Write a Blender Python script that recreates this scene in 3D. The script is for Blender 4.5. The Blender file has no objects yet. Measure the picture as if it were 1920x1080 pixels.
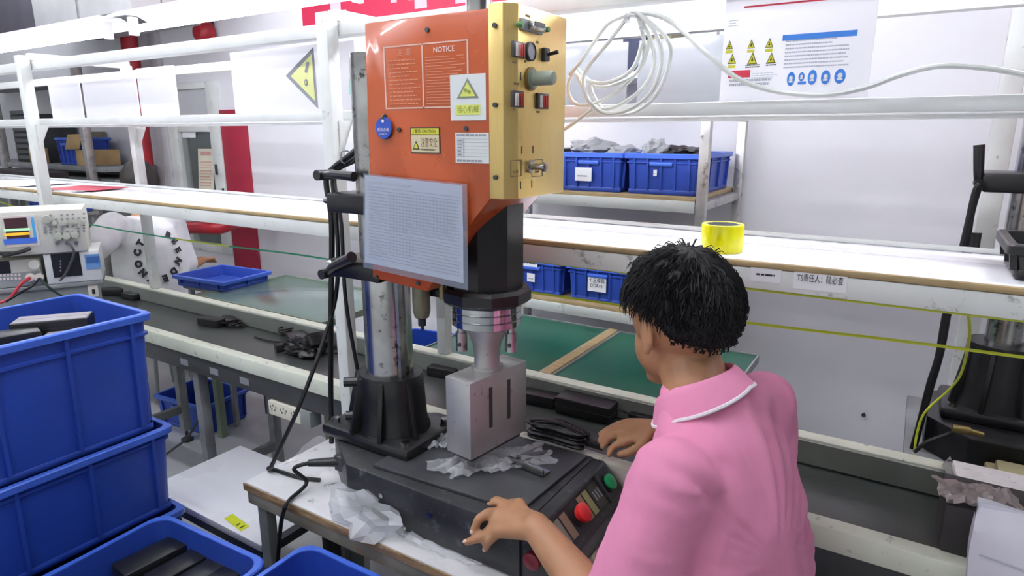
import bpy, bmesh, math, random
import numpy as np
from mathutils import Vector, Matrix, noise
random.seed(7)
SC = bpy.context.scene
COL = SC.collection
V = Vector
# ------------------------------------------------------------------ camera
F_PX, CAM_H = 1200.0, 1.55
PSI, PIT = math.radians(32.2), math.atan(290 / 1200)
FW = V((-math.sin(PSI) * math.cos(PIT), math.cos(PSI) * math.cos(PIT), -math.sin(PIT)))
RT = V((math.cos(PSI), math.sin(PSI), 0)); UP = RT.cross(FW)
cd = bpy.data.cameras.new('camera'); cam = bpy.data.objects.new('camera', cd); COL.objects.link(cam)
cd.sensor_width = 36; cd.lens = 36 * F_PX / 1920; cd.clip_start = .02; cd.clip_end = 60
cam.matrix_world = Matrix((RT, UP, -FW)).transposed().to_4x4()
cam.location = (0, 0, CAM_H)
SC.camera = cam
# ------------------------------------------------------------------ world, exposure
w = bpy.data.worlds.new('world'); SC.world = w; w.use_nodes = True
w.node_tree.nodes['Background'].inputs[0].default_value = (.93, .96, 1, 1)
w.node_tree.nodes['Background'].inputs[1].default_value = .50
SC.view_settings.view_transform = 'Standard'; SC.view_settings.look = 'None'
SC.view_settings.exposure = 0.6; SC.view_settings.gamma = 1
try: SC.view_settings.use_curve_mapping = False
except Exception: pass
TUBE_LINE, TUBE_HALL_ADDED, TUBE_AISLE_ADDED = 26.0, 46.0, 40.0          # emission of the tubes over the line / in the unseen added hall and aisle rows
# ------------------------------------------------------------------ points of the place, measured from the photograph's perspective
def _ray(x, y): return FW + RT * ((x - 960) / F_PX) + UP * ((540 - y) / F_PX)
O = V((0, 0, CAM_H))
def Zp(x, y, z): r = _ray(x, y); return O + r * ((z - CAM_H) / r.z)
def Yp(x, y, Y): r = _ray(x, y); return O + r * (Y / r.y)
def Xp(x, y, X): r = _ray(x, y); return O + r * (X / r.x)
def Dp(x, y, d): return O + _ray(x, y) * d
# ------------------------------------------------------------------ materials
def lin(h):
    h = h.lstrip('#'); o = []
    for i in (0, 2, 4):
        c = int(h[i:i+2], 16) / 255
        o.append(c / 12.92 if c <= .04045 else ((c + .055) / 1.055) ** 2.4)
    return (*o, 1)
MATS = {}
def mat(name, col, rough=.5, metal=0, var=0, vscale=8, col2=None, bump=0, bscale=60, emit=0, alpha=1, trans=0, spec=.5, wear=0, wcol='#8a8a86', stretch=None, coat=0, sss=0, mix=None):
    if name in MATS: return MATS[name]
    m = bpy.data.materials.new(name); m.use_nodes = True; nt = m.node_tree; N = nt.nodes; L = nt.links
    b = N['Principled BSDF']
    b.inputs['Base Color'].default_value = lin(col); b.inputs['Roughness'].default_value = rough
    b.inputs['Metallic'].default_value = metal; b.inputs['Specular IOR Level'].default_value = spec
    if coat: b.inputs['Coat Weight'].default_value = coat
    if sss:
        b.inputs['Subsurface Weight'].default_value = sss; b.inputs['Subsurface Radius'].default_value = (.012, .005, .003)
    if trans: b.inputs['Transmission Weight'].default_value = trans
    if alpha < 1: b.inputs['Alpha'].default_value = alpha
    if emit:
        b.inputs['Emission Color'].default_value = lin(col); b.inputs['Emission Strength'].default_value = emit
    src = None
    if var or wear or bump or col2:
        tc = N.new('ShaderNodeTexCoord'); mp = N.new('ShaderNodeMapping'); L.new(tc.outputs['Object'], mp.inputs[0])
        if stretch: mp.inputs['Scale'].default_value = stretch
    if var or col2:
        nz = N.new('ShaderNodeTexNoise'); nz.inputs['Scale'].default_value = vscale; nz.inputs['Detail'].default_value = 6
        L.new(mp.outputs[0], nz.inputs['Vector'])
        cr = N.new('ShaderNodeValToRGB'); c = lin(col)
        if col2: c1, c2 = c, lin(col2)
        else: c1 = (*[max(0, v * (1 - var)) for v in c[:3]], 1); c2 = (*[min(1, v * (1 + var)) for v in c[:3]], 1)
        cr.color_ramp.elements[0].position = .35; cr.color_ramp.elements[1].position = .65
        cr.color_ramp.elements[0].color = c1; cr.color_ramp.elements[1].color = c2
        L.new(nz.outputs['Fac'], cr.inputs[0]); src = cr.outputs[0]
        rr = N.new('ShaderNodeMapRange'); rr.inputs['To Min'].default_value = max(0, rough - .08); rr.inputs['To Max'].default_value = min(1, rough + .08)
        L.new(nz.outputs['Fac'], rr.inputs['Value']); L.new(rr.outputs[0], b.inputs['Roughness'])
    if wear:
        n2 = N.new('ShaderNodeTexNoise'); n2.inputs['Scale'].default_value = vscale * 3.3; n2.inputs['Detail'].default_value = 9; n2.inputs['Roughness'].default_value = .7
        L.new(mp.outputs[0], n2.inputs['Vector'])
        c2 = N.new('ShaderNodeValToRGB'); c2.color_ramp.elements[0].position = .62 - wear * .2; c2.color_ramp.elements[1].position = .70 - wear * .15
        L.new(n2.outputs['Fac'], c2.inputs[0])
        mx = N.new('ShaderNodeMix'); mx.data_type = 'RGBA'; L.new(c2.outputs[0], mx.inputs[0])
        if src: L.new(src, mx.inputs[6])
        else: mx.inputs[6].default_value = lin(col)
        mx.inputs[7].default_value = lin(wcol); src = mx.outputs[2]
    if src: L.new(src, b.inputs['Base Color'])
    if bump:
        n3 = N.new('ShaderNodeTexNoise'); n3.inputs['Scale'].default_value = bscale; n3.inputs['Detail'].default_value = 5
        L.new(mp.outputs[0], n3.inputs['Vector']); bp = N.new('ShaderNodeBump'); bp.inputs['Strength'].default_value = bump; bp.inputs['Distance'].default_value = .004
        L.new(n3.outputs['Fac'], bp.inputs['Height']); L.new(bp.outputs[0], b.inputs['Normal'])
    MATS[name] = m; return m
# ------------------------------------------------------------------ mesh builder
class MB:
    def __init__(s): s.bm = bmesh.new()
    def _xf(s, vs, M):
        if M is not None:
            for v in vs: v.co = M @ v.co
        return s
    def box(s, x0, x1, y0, y1, z0, z1, bev=0, M=None, seg=2):
        r = bmesh.ops.create_cube(s.bm, size=1); vs = r['verts']
        for v in vs: v.co = V(((x0 + x1) / 2 + v.co.x * (x1 - x0), (y0 + y1) / 2 + v.co.y * (y1 - y0), (z0 + z1) / 2 + v.co.z * (z1 - z0)))
        if bev:
            es = list({e for v in vs for e in v.link_edges})
            r = bmesh.ops.bevel(s.bm, geom=es, offset=bev, segments=seg, affect='EDGES', profile=.5)
            vs = list({v for f in r['faces'] for v in f.verts} | {v for v in vs if v.is_valid})
        return s._xf(vs, M)
    def cbox(s, c, sx, sy, sz, bev=0, M=None):
        c = V(c); return s.box(c.x - sx/2, c.x + sx/2, c.y - sy/2, c.y + sy/2, c.z - sz/2, c.z + sz/2, bev, M)
    def loft(s, rings, cap=True, closed=True):
        R = [[s.bm.verts.new(p) for p in r] for r in rings]; n = len(R[0])
        for a, b in zip(R, R[1:]):
            for i in range(n if closed else n - 1):
                j = (i + 1) % n
                try: s.bm.faces.new((a[i], a[j], b[j], b[i]))
                except ValueError: pass
        if cap and closed:
            try: s.bm.faces.new(list(reversed(R[0]))); s.bm.faces.new(R[-1])
            except ValueError: pass
        return s
    def prism(s, pts, ext, bev=0, seg=2):
        """polygon pts (3D) extruded by vector ext"""
        ext = V(ext); a = [s.bm.verts.new(p) for p in pts]; b = [s.bm.verts.new(V(p) + ext) for p in pts]; n = len(a)
        fs = [s.bm.faces.new(list(reversed(a))), s.bm.faces.new(b)]
        for i in range(n): fs.append(s.bm.faces.new((a[i], a[(i+1) % n], b[(i+1) % n], b[i])))
        if bev:
            es = list({e for f in fs for e in f.edges})
            bmesh.ops.bevel(s.bm, geom=es, offset=bev, segments=seg, affect='EDGES', profile=.5)
        return s
    def lathe(s, prof, c, axis=(0, 0, 1), n=32, cap=True):
        ax = V(axis).normalized(); t = ax.orthogonal().normalized(); u = ax.cross(t); c = V(c)
        rings = [[c + ax * h + (t * math.cos(a) + u * math.sin(a)) * r for a in [2 * math.pi * i / n for i in range(n)]] for r, h in prof]
        return s.loft(rings, cap)
    def cyl(s, p0, p1, r0, r1=None, n=20):
        p0, p1 = V(p0), V(p1); d = p1 - p0
        return s.lathe([(r0, 0), (r0 if r1 is None else r1, d.length)], p0, d, n)
    def tube(s, pts, r, n=8, smooth=6, closed=False):
        P = [V(p) for p in pts]
        if smooth and len(P) > 2:
            Q = []; m = len(P)
            rng = range(m) if closed else range(m - 1)
            for i in rng:
                if closed: p0, p1, p2, p3 = P[(i-1) % m], P[i], P[(i+1) % m], P[(i+2) % m]
                else: p0, p1, p2, p3 = P[max(i-1, 0)], P[i], P[i+1], P[min(i+2, m-1)]
                for k in range(smooth):
                    t = k / smooth
                    Q.append(.5 * ((2*p1) + (p2-p0)*t + (2*p0-5*p1+4*p2-p3)*t*t + (3*p1-p0-3*p2+p3)*t**3))
            if not closed: Q.append(P[-1])
            P = Q
        rings = []; prev = None; m = len(P)
        for i, p in enumerate(P):
            d = (P[(i+1) % m] - P[i-1]) if closed else (P[min(i+1, m-1)] - P[max(i-1, 0)])
            d = d.normalized() if d.length > 1e-9 else V((0, 0, 1))
            t = (prev - d * prev.dot(d)) if prev else d.orthogonal()
            t.normalize(); u = d.cross(t); prev = t
            rr = r(i / max(1, m - 1)) if callable(r) else r
            rings.append([p + (t * math.cos(a) + u * math.sin(a)) * rr for a in [2 * math.pi * k / n for k in range(n)]])
        if closed: rings.append(rings[0])
        return s.loft(rings, not closed)
    def sph(s, c, r, seg=20, rings=12, R=None):
        if not hasattr(r, '__len__'): r = (r, r, r)
        q = bmesh.ops.create_uvsphere(s.bm, u_segments=seg, v_segments=rings, radius=1); c = V(c)
        for v in q['verts']:
            p = V((v.co.x * r[0], v.co.y * r[1], v.co.z * r[2])); v.co = c + (R @ p if R else p)
        return s
    def poly(s, pts, th=0, nrm=None):
        if th and nrm is not None: return s.prism(pts, V(nrm) * th)
        s.bm.faces.new([s.bm.verts.new(p) for p in pts]); return s
def mesh_of(mb, name):
    bm = mb.bm; bmesh.ops.recalc_face_normals(bm, faces=bm.faces[:])
    me = bpy.data.meshes.new(name); bm.to_mesh(me); bm.free(); return me
def link(name, me, m, parent=None, smooth=35, base=True):
    o = bpy.data.objects.new(name, me); COL.objects.link(o)
    if m is not None:
        me.materials.clear(); me.materials.append(m)
    if smooth and len(me.polygons):
        me.polygons.foreach_set('use_smooth', [True] * len(me.polygons)); me.set_sharp_from_angle(angle=math.radians(smooth))
    if parent is not None:
        o.parent = parent; o.location = -V(parent.get('_w', (0, 0, 0)))
        o['_w'] = (0.0, 0.0, 0.0)
    elif base and len(me.vertices):
        xs = np.empty(len(me.vertices) * 3); me.vertices.foreach_get('co', xs); xs = xs.reshape(-1, 3)
        b = V((*((xs.min(0) + xs.max(0)) / 2)[:2], xs[:, 2].min())); me.transform(Matrix.Translation(-b)); o.location = b; o['_w'] = tuple(b)
    return o
def obj(name, mb, m, parent=None, smooth=35): return link(name, mesh_of(mb, name), m, parent, smooth)
def tag(o, label=None, cat=None, group=None, kind=None):
    if label: o['label'] = label
    if cat: o['category'] = cat
    if group: o['group'] = group
    if kind: o['kind'] = kind
    return o
def thing(name, label, cat, loc=(0, 0, 0), group=None):
    o = bpy.data.objects.new(name, None); COL.objects.link(o); o.location = loc; o['_w'] = tuple(V(loc)); o.empty_display_size = .05
    return tag(o, label, cat, group)
def one(name, mb, m, label, cat, group=None): return tag(obj(name, mb, m), label, cat, group)
def struct(name, mb, m, parent=None):
    o = obj(name, mb, m, parent)
    if parent is None: o['kind'] = 'structure'
    return o
def copy_tree(o, parent=None):
    c = o.copy(); COL.objects.link(c); c.parent = parent
    if parent is not None: c.matrix_parent_inverse = o.matrix_parent_inverse.copy()
    for ch in list(o.children): copy_tree(ch, c)
    return c
def rotz(a): return Matrix.Rotation(a, 4, 'Z')
def text(s, size, c, ux, uy, m, parent, off=.0006, name='lettering', maxw=None, bold=0):
    """flat lettering centred at c, reading along ux with uy up"""
    cu = bpy.data.curves.new('t', 'FONT'); cu.body = s; cu.size = size; cu.align_x = 'CENTER'; cu.align_y = 'CENTER'; cu.resolution_u = 2; cu.offset = bold
    to = bpy.data.objects.new('t', cu); COL.objects.link(to); dg = bpy.context.evaluated_depsgraph_get()
    me = bpy.data.meshes.new_from_object(to.evaluated_get(dg)); bpy.data.objects.remove(to); bpy.data.curves.remove(cu)
    ux, uy = V(ux).normalized(), V(uy).normalized(); n = ux.cross(uy).normalized(); uy = n.cross(ux)
    k = 1
    if maxw and len(me.vertices):
        wd = max(v.co.x for v in me.vertices) - min(v.co.x for v in me.vertices)
        if wd > maxw: k = maxw / wd
    M = Matrix((ux * k, uy, n)).transposed().to_4x4(); M.translation = V(c) + n * off
    me.transform(M); me.name = name
    return link(name, me, m, parent, 0)
class Flat:
    """a print surface: origin at its top left, u right, v down, both 0..1"""
    def __init__(s, tl, tr, bl, off=.0008):
        s.o, s.u, s.v = V(tl), V(tr) - V(tl), V(bl) - V(tl); s.n = s.u.cross(-s.v).normalized(); s.off = off
    def at(s, u, v, k=1): return s.o + s.u * u + s.v * v + s.n * s.off * k
    def rect(s, mb, u0, v0, u1, v1, k=1): mb.poly([s.at(u0, v0, k), s.at(u0, v1, k), s.at(u1, v1, k), s.at(u1, v0, k)])
    def tri(s, mb, cu, cv, w, h, k=1, th=0):
        a, b, c = (cu, cv - h/2), (cu - w/2, cv + h/2), (cu + w/2, cv + h/2)
        mb.poly([s.at(*a, k), s.at(*b, k), s.at(*c, k)])
    def disc(s, mb, cu, cv, ru, rv, k=1, n=20):
        mb.poly([s.at(cu + ru * math.cos(a), cv - rv * math.sin(a), k) for a in [2 * math.pi * i / n for i in range(n)]])
    def rows(s, mb, u0, v0, u1, v1, n, fill=.5, k=1, short=.3, dash=None):
        for i in range(n):
            va = v0 + (v1 - v0) * (i + .5 - fill/2) / n; vb = v0 + (v1 - v0) * (i + .5 + fill/2) / n
            ue = u1 - (u1 - u0) * (random.random() ** 2) * short; u = u0
            d = dash or (u1 - u0) * .12
            while u < ue:
                e = min(ue, u + d * random.uniform(.5, 1.3)); s.rect(mb, u, va, e, vb, k); u = e + d * .18
    def frame(s, mb, u0, v0, u1, v1, tu, tv, k=1):
        s.rect(mb, u0, v0, u1, v0 + tv, k); s.rect(mb, u0, v1 - tv, u1, v1, k); s.rect(mb, u0, v0 + tv, u0 + tu, v1 - tv, k); s.rect(mb, u1 - tu, v0 + tv, u1, v1 - tv, k)
    def text(s, t, size, u, v, m, parent, maxu=None, k=1):
        return text(t, size, s.at(u, v), s.u, -s.v, m, parent, s.off * (k - 1) + .0004, maxw=maxu * s.u.length if maxu else None)
def thicken(pts, n, th): return MB().prism(pts, V(n) * th)
# ------------------------------------------------------------------ material set
M_wall = mat('wall_paint', '#eae9ed', .55, var=.04, vscale=1.5, bump=.05, bscale=30)
M_wall_dirty = M_wall
M_ceil = mat('ceiling_paint', '#c9cbcd', .8, var=.05, vscale=1)
M_floor = mat('floor_epoxy', '#b9bbbc', .4, var=.15, vscale=2.2, bump=.03)
M_white = mat('white_steel', '#e6e8e6', .35, var=.05, vscale=9)
M_frame = mat('frame_enamel', '#dfe2de', .4, var=.05, vscale=6, wear=.02, wcol='#9d9f98')
M_lam = mat('white_laminate', '#f3f3f7', .28, var=.02, vscale=3)
M_rail = mat('rail_paint', '#e0e5d2', .4, var=.06, vscale=7, wear=.18, wcol='#8f9287')
M_belt = mat('belt_rubber', '#474c49', .32, var=.12, vscale=5, bump=.05, bscale=90)
M_dark = mat('dark_steel', '#3a3c3e', .5, var=.15, vscale=12)
M_black = mat('black_plastic', '#1d1d1f', .38, var=.2, vscale=15)
M_blackp = mat('black_enamel', '#19191b', .33, var=.25, vscale=10, bump=.12, bscale=55)
M_basem = mat('worn_black_base', '#2b2c2e', .42, var=.3, vscale=9, wear=.25, wcol='#55575a')
M_plate = mat('steel_plate', '#4b4c4f', .42, .4, var=.16, vscale=9, bump=.03)
M_chrome = mat('chrome', '#c9cbcc', .12, 1, var=.12, vscale=14)
M_chromew = mat('worn_chrome', '#b4b4b2', .22, 1, var=.25, vscale=11, wear=.3, wcol='#4a4a48')
M_alu = mat('aluminium', '#c2c1bf', .46, .7, var=.06, vscale=12, wear=.06, wcol='#807a6c', bump=.03)
M_alud = mat('dark_slot', '#3c3c3e', .6)
M_orange = mat('orange_enamel', '#b24f22', .27, var=.04, vscale=4, coat=.3)
M_gold = mat('brushed_gold', '#e2c47c', .36, .62, var=.04, vscale=20, stretch=(30, 30, 1), bump=.03, bscale=40)
M_blue = mat('blue_crate', '#2748a8', .42, var=.08, vscale=5, bump=.02, bscale=120)
M_bluel = mat('blue_crate_rim', '#3f67cc', .4, var=.06, vscale=6)
M_wood = mat('wood_edge', '#a8926a', .5, var=.2, vscale=10, stretch=(1, 8, 8))
M_woodd = mat('worn_wood_edge', '#8f7350', .6, var=.35, vscale=9, stretch=(1, 8, 8), wear=.25, wcol='#b9b3a4')
M_bench = mat('bench_top', '#e2e1e2', .3, 0, var=.08, vscale=5, wear=.12, wcol='#6f6d68', bump=.06, bscale=20)
M_apron = mat('bench_apron', '#8c8777', .5, var=.3, vscale=7, wear=.25, wcol='#9b6a52')
M_green = mat('green_mat', '#1c5a45', .38, var=.1, vscale=3, bump=.03)
M_greyglass = mat('grey_green_top', '#6f857c', .14, var=.1, vscale=2)
M_red = mat('red_paint', '#a51f2c', .35, var=.06, vscale=4)
M_redp = mat('red_panel', '#a3233b', .45, var=.05)
M_banner = mat('banner_red', '#c9254c', .5, var=.05)
M_paper = mat('white_paper', '#f0f0f2', .6)
M_thin = mat('thin_paper', '#f3f3f6', .6)
_nt = M_thin.node_tree; _tr = _nt.nodes.new('ShaderNodeBsdfTranslucent'); _tr.inputs[0].default_value = (.9, .9, .92, 1); _mx = _nt.nodes.new('ShaderNodeMixShader'); _mx.inputs[0].default_value = .5
_nt.links.new(_nt.nodes['Principled BSDF'].outputs[0], _mx.inputs[1]); _nt.links.new(_tr.outputs[0], _mx.inputs[2]); _nt.links.new(_mx.outputs[0], _nt.nodes['Material Output'].inputs[0])
M_paperc = mat('cream_paper', '#e4e0cc', .6, var=.03)
M_ink = mat('black_ink', '#26262a', .6)
M_inkg = mat('grey_ink', '#8d9097', .6)
M_inkl = mat('pale_grey_ink', '#b6bac4', .6)
M_inkw = mat('white_ink', '#eadfd8', .5)
M_inkp = mat('pale_pink_ink', '#dc9a82', .5)
M_yel = mat('warning_yellow', '#d9d536', .5)
M_blueink = mat('sign_blue', '#3f86e0', .5)
M_redink = mat('sign_red', '#d8374f', .5)
M_cable = mat('black_cable', '#17171a', .42)
M_yg = mat('yellow_green_wire', '#e6f24a', .4)
M_gw = mat('green_wire', '#3db98a', .4)
M_hose = mat('white_hose', '#e9ece8', .25, spec=.6)
M_film = mat('clear_film', '#e9ecee', .12, alpha=.2, spec=.9)
M_filmd = mat('milky_film', '#dfe2e6', .25, alpha=.42, spec=.9)
M_greyw = mat('grey_webbing', '#8b8d8e', .7, var=.15, vscale=12)
M_card = mat('cardboard', '#b79a6c', .75, var=.12, vscale=8)
M_beige = mat('instrument_beige', '#d4d3c8', .45, var=.03)
M_steelleg = mat('rack_steel', '#b9b7b4', .3, .55, var=.2, vscale=8, wear=.2, wcol='#7a7268')
M_grey = mat('grey_cabinet', '#838885', .5, var=.08)
M_tape = mat('yellow_tape', '#e8e312', .18, var=.12, vscale=30, stretch=(1, 1, .1), spec=.6)
M_tube = mat('fluorescent_tube', '#f4f6ff', .4, emit=TUBE_LINE)
M_tubeh_added = mat('added_hall_tube', '#f4f6ff', .4, emit=TUBE_HALL_ADDED)
M_tubea_added = mat('added_aisle_tube', '#f4f6ff', .4, emit=TUBE_AISLE_ADDED)
M_skin = mat('skin', '#ad7f5c', .5, var=.06, vscale=14, sss=.12)
M_skinl = mat('nail', '#dcb8a6', .35)
M_hair = mat('black_hair', '#131214', .55, var=.3, vscale=40, spec=.25)
M_hairb = mat('brown_hair', '#1c1512', .65, var=.25, vscale=40)
M_pink = mat('pink_knit', '#ea92b6', .8, var=.05, vscale=9, bump=.12, bscale=900)
M_trim = mat('white_trim', '#efe9ee', .8)
M_shirtw = mat('white_cotton', '#dedfe0', .8, var=.06, vscale=9, bump=.1, bscale=60)
M_denim = mat('dark_trousers', '#2a2d38', .85, var=.15)
# ================================================================== the setting
YW = 3.05
struct('floor', MB().box(-10, 4.5, -3, 6, -.05, 0), M_floor)
struct('ceiling', MB().box(-10, 4.5, -3, YW + .12, 3.0, 3.05), M_ceil)
wb = MB()
WX0, WX1, WZ1 = -5.16, -4.5, 1.93           # window opening
wb.box(WX1, 4.5, YW, YW + .12, 0, 3.0); wb.box(-10, WX0, YW, YW + .12, 0, 3.0)
wb.box(WX0, WX1, YW, YW + .12, 0, .62); wb.box(WX0, WX1, YW, YW + .12, WZ1, 3.0)
struct('wall_back', wb, M_wall)
struct('wall_right_added', MB().box(3.2, 3.3, -3, YW, 0, 3.0), mat('added_grey_wall', '#9b9da0', .7, var=.05))  # unseen wall added to cut the fill light from the right
struct('wall_left', MB().box(-10.1, -10, -3, YW, 0, 3.0), M_wall)
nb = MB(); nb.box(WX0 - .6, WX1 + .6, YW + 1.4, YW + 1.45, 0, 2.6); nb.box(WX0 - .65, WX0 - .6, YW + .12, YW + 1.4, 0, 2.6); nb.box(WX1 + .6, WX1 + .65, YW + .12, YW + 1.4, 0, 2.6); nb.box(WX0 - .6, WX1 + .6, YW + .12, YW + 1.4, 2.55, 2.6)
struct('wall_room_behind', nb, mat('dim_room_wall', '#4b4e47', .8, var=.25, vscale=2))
# window with frame, panes and a frosted upper panel
win = thing('window_1', None, None, ((WX0 + WX1) / 2, YW, .62)); win['kind'] = 'structure'
fr = MB()
for x0, x1 in ((WX0 - .02, WX0 + .10), (WX1 - .13, WX1)): fr.box(x0, x1, YW - .03, YW + .05, .62, WZ1, .006)
fr.box(WX0 + .101, WX1 - .131, YW - .026, YW + .046, .62, .68, .004); fr.box(WX0 + .101, WX1 - .131, YW - .026, YW + .046, WZ1 - .05, WZ1, .004); fr.box(WX0 + .101, WX1 - .131, YW - .026, YW + .046, 1.56, 1.66, .004)
obj('window_frame', fr, M_frame, win)
obj('pane', MB().box(WX0 + .10, WX1 - .13, YW + .005, YW + .012, .68, 1.56), mat('window_glass', '#aab4b2', .05, alpha=.22, spec=.8), win)
obj('frosted_panel', MB().box(WX0 + .10, WX1 - .13, YW + .003, YW + .012, 1.66, WZ1 - .05), mat('frosted', '#c3c4c8', .35), win)
obj('latch', MB().box(WX1 - .09, WX1 - .07, YW - .045, YW - .03, 1.24, 1.32, .004), M_dark, win)
obj('hinge', MB().box(WX1 - .03, WX1 - .015, YW - .045, YW - .03, 1.08, 1.14, .004), M_dark, win)
struct('trim_1', MB().box(WX1, WX1 + .30, YW - .02, YW + .001, .3, 1.72, .004), M_redp)
struct('trim_2', MB().box(WX0 - .12, WX0 - .02, YW - .05, YW, 0, 2.9, .004), mat('grey_pillar', '#c2c2c6', .5))
# sheets on the window
def sheet(name, label, cat, tl, tr, bl, th=.0015, m=None, parent=None):
    tl, tr, bl = V(tl), V(tr), V(bl); n = (tr - tl).cross(tl - bl).normalized(); br = tr + bl - tl
    t = thing(name, label, cat, (bl + br) / 2); obj('sheet', MB().prism([tl, bl, br, tr], -n * th), m or M_paper, t, 0)
    return t, Flat(tl, tr, bl)
yq = YW - .004
t, f = sheet('notice_sheet', 'cream notice with red title taped inside the window', 'notice', Yp(371, 279, yq), Yp(400, 279, yq), Yp(373, 356, yq), m=M_paperc)
mb = MB(); f.rows(mb, .12, .28, .88, .92, 9, .35, short=.2); obj('printed_lines', mb, M_inkp, t, 0)
f.text('消防须知', .035, .5, .12, M_redink, t, .8)
sheet('paper_note', 'small blank white note stuck high on the window', 'note', Yp(341, 239, yq), Yp(366, 239, yq), Yp(342, 258, yq))
# fire pipe
pm = MB(); px = -5.34
pm.cyl((px, YW - .16, 3.0), (px, YW - .16, 1.0), .062, n=24)
pipe = thing('fire_pipe', 'red fire main running down the wall beside the window with a bent branch', 'pipe', (px, YW - .16, 0))
obj('riser', pm, M_red, pipe)
a, b = Yp(330, 427, 2.55), Yp(385, 427, 2.55)
obj('branch', MB().tube([a - V((.25, 0, 0)), a, (a + b) / 2, b, b + V((.09, .05, 0)), b + V((.11, .16, .02)), (b.x + .11, YW, b.z + .02)], .042, 16, 5), M_red, pipe)
obj('flange', MB().cyl(a - V((.02, 0, 0)), a + V((.03, 0, 0)), .052, n=20), M_red, pipe)
obj('drop', MB().cyl((a.x + .0, a.y, a.z), (a.x + .0, a.y, .02), .026, n=16), M_red, pipe)
bell = thing('fire_bell', 'round red fire alarm bell high on the wall beyond the tubes', 'alarm bell', Yp(396, 82, YW))
c = Yp(396, 64, YW)
obj('gong', MB().lathe([(.0, -.10), (.05, -.095), (.075, -.07), (.085, -.03), (.085, 0)], c - V((0, .02, 0)), (0, 1, 0), 28), M_red, bell)
obj('mount', MB().cbox(c + V((0, -.012, .07)), .10, .022, .06, .004), M_dark, bell)
# red banner along the top of the wall
z0 = Yp(700, 45, YW).z; z1 = 2.95
bn = MB().box(Yp(570, 40, YW).x, .9, YW - .012, YW - .002, z0, z1)
banner = tag(obj('wall_banner', bn, M_banner), 'long red banner with pale blocky characters high on the wall', 'banner')
bm_ = MB(); rnd = random.Random(3)
for ci, xs in enumerate((-3.30, -2.75, -2.28, -1.82, -1.36, -.90, -.44, .02)):
    bm_ = MB()
    for i in range(6):
        for j in range(7):
            if rnd.random() < .42:
                x = xs + i * .045; z = z0 + .05 + j * .05
                bm_.box(x, x + .0449, YW - .014, YW - .0125, z, z + .0499)
    obj('character', bm_, mat('banner_print', '#e3c7d0', .6), banner, 0)
# ================================================================== conveyor
XA, XB = -7.0, 1.7
conv = thing('conveyor_line', 'long conveyor with dark belt between pale painted side rails', 'conveyor', ((XA + XB) / 2, 1.52, 0))
def rail(name, y0, y1):
    m = MB(); m.box(XA, XB, y0, y1, .728, .78, .004); obj(name, m, M_rail, conv)
rail('near_rail', 1.300, 1.342); rail('far_rail', 1.700, 1.746)
obj('belt', MB().box(XA, XB, 1.343, 1.699, .690, .712, .004), M_belt, conv)
obj('belt_bed', MB().box(XA, XB, 1.343, 1.699, .64, .689), M_dark, conv)
for y0, y1 in ((1.308, 1.342), (1.701, 1.735)): obj('side_channel', MB().box(XA, XB, y0, y1, .655, .727, .003), M_dark, conv)
obj('guide_strip', MB().box(XA, XB, 1.690, 1.6995, .713, .775), mat('guide_grey', '#8a8f88', .4, var=.1), conv)
for x in (-4.7, -3.05, -2.32, -1.55, -.2, .9):
    for y in (1.36, 1.68):
        l = obj('leg', MB().box(x - .02, x + .02, y - .02, y + .02, .06, .655, .003), M_greyw, conv)
        obj('foot', MB().cyl((x, y, 0), (x, y, .012), .03).cyl((x, y, .012), (x, y, .06), .008), M_dark, l)
    obj('cross_brace', MB().box(x - .015, x + .015, 1.381, 1.659, .16, .20, .003), M_greyw, conv)
# carrying handle slits seen along the dark channel
for x in (-2.35, -2.16, -1.98): obj('channel_label', MB().box(x, x + .05, 1.3065, 1.3079, .675, .70), M_inkg, conv)
# ================================================================== frame over the line: posts, shelf, sign shelf, beams
rack = thing('line_frame', 'white steel frame over the conveyor with a laminate shelf and a narrow upper shelf', 'frame', ((XA + XB) / 2, 1.52, 0))
Ynp, Yfp = 1.275, 1.722
xs_near = (-5.05, -3.18, -1.385, .56); xs_far = (-5.05, -3.24, -1.37)
for x in xs_near: obj('post', MB().box(x - .021, x + .021, Ynp - .021, Ynp + .021, .0, 1.86, .004), M_frame, rack)
for x in xs_far: obj('post', MB().box(x - .02, x + .02, Yfp - .02, Yfp + .02, .781, 1.86, .004), M_frame, rack)
obj('shelf_board', MB().box(XA, XB, 1.345, 1.70, 1.272, 1.297, .003), M_lam, rack)
obj('wood_edge', MB().box(XA, XB, 1.331, 1.3445, 1.286, 1.299, .004), M_wood, rack)
obj('apron', MB().box(XA, XB, 1.3335, 1.3445, 1.243, 1.2855, .002), M_frame, rack)
obj('back_lip', MB().box(XA, XB, 1.690, 1.700, 1.298, 1.309, .002), M_white, rack)
obj('cable_strip', MB().box(XA, XB, 1.555, 1.565, 1.2965, 1.2974, 0), mat('strip_grey', '#cfcfd6', .4), rack)
obj('rear_apron', MB().box(XA, XB, 1.688, 1.70, 1.225, 1.2715, .002), M_frame, rack)
obj('front_ledge', MB().box(XA, XB, 1.345, 1.43, 1.588, 1.597, .002), M_white, rack); obj('rear_ledge', MB().box(XA, XB, 1.62, 1.6995, 1.588, 1.597, .002), M_white, rack)  # shelf split in two; gap added so light reaches the board below
obj('upper_lip', MB().box(XA, XB, 1.331, 1.3445, 1.585, 1.611, .003), M_white, rack)
obj('upper_rear_lip', MB().box(XA, XB, 1.70, 1.71, 1.58, 1.60, .002), M_white, rack)
obj('top_beam', MB().box(XA, XB, 1.300, 1.345, 1.805, 1.84, .003), M_white, rack)
obj('top_beam', MB().box(XA, XB, 1.705, 1.74, 1.80, 1.835, .003), M_white, rack)
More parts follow.
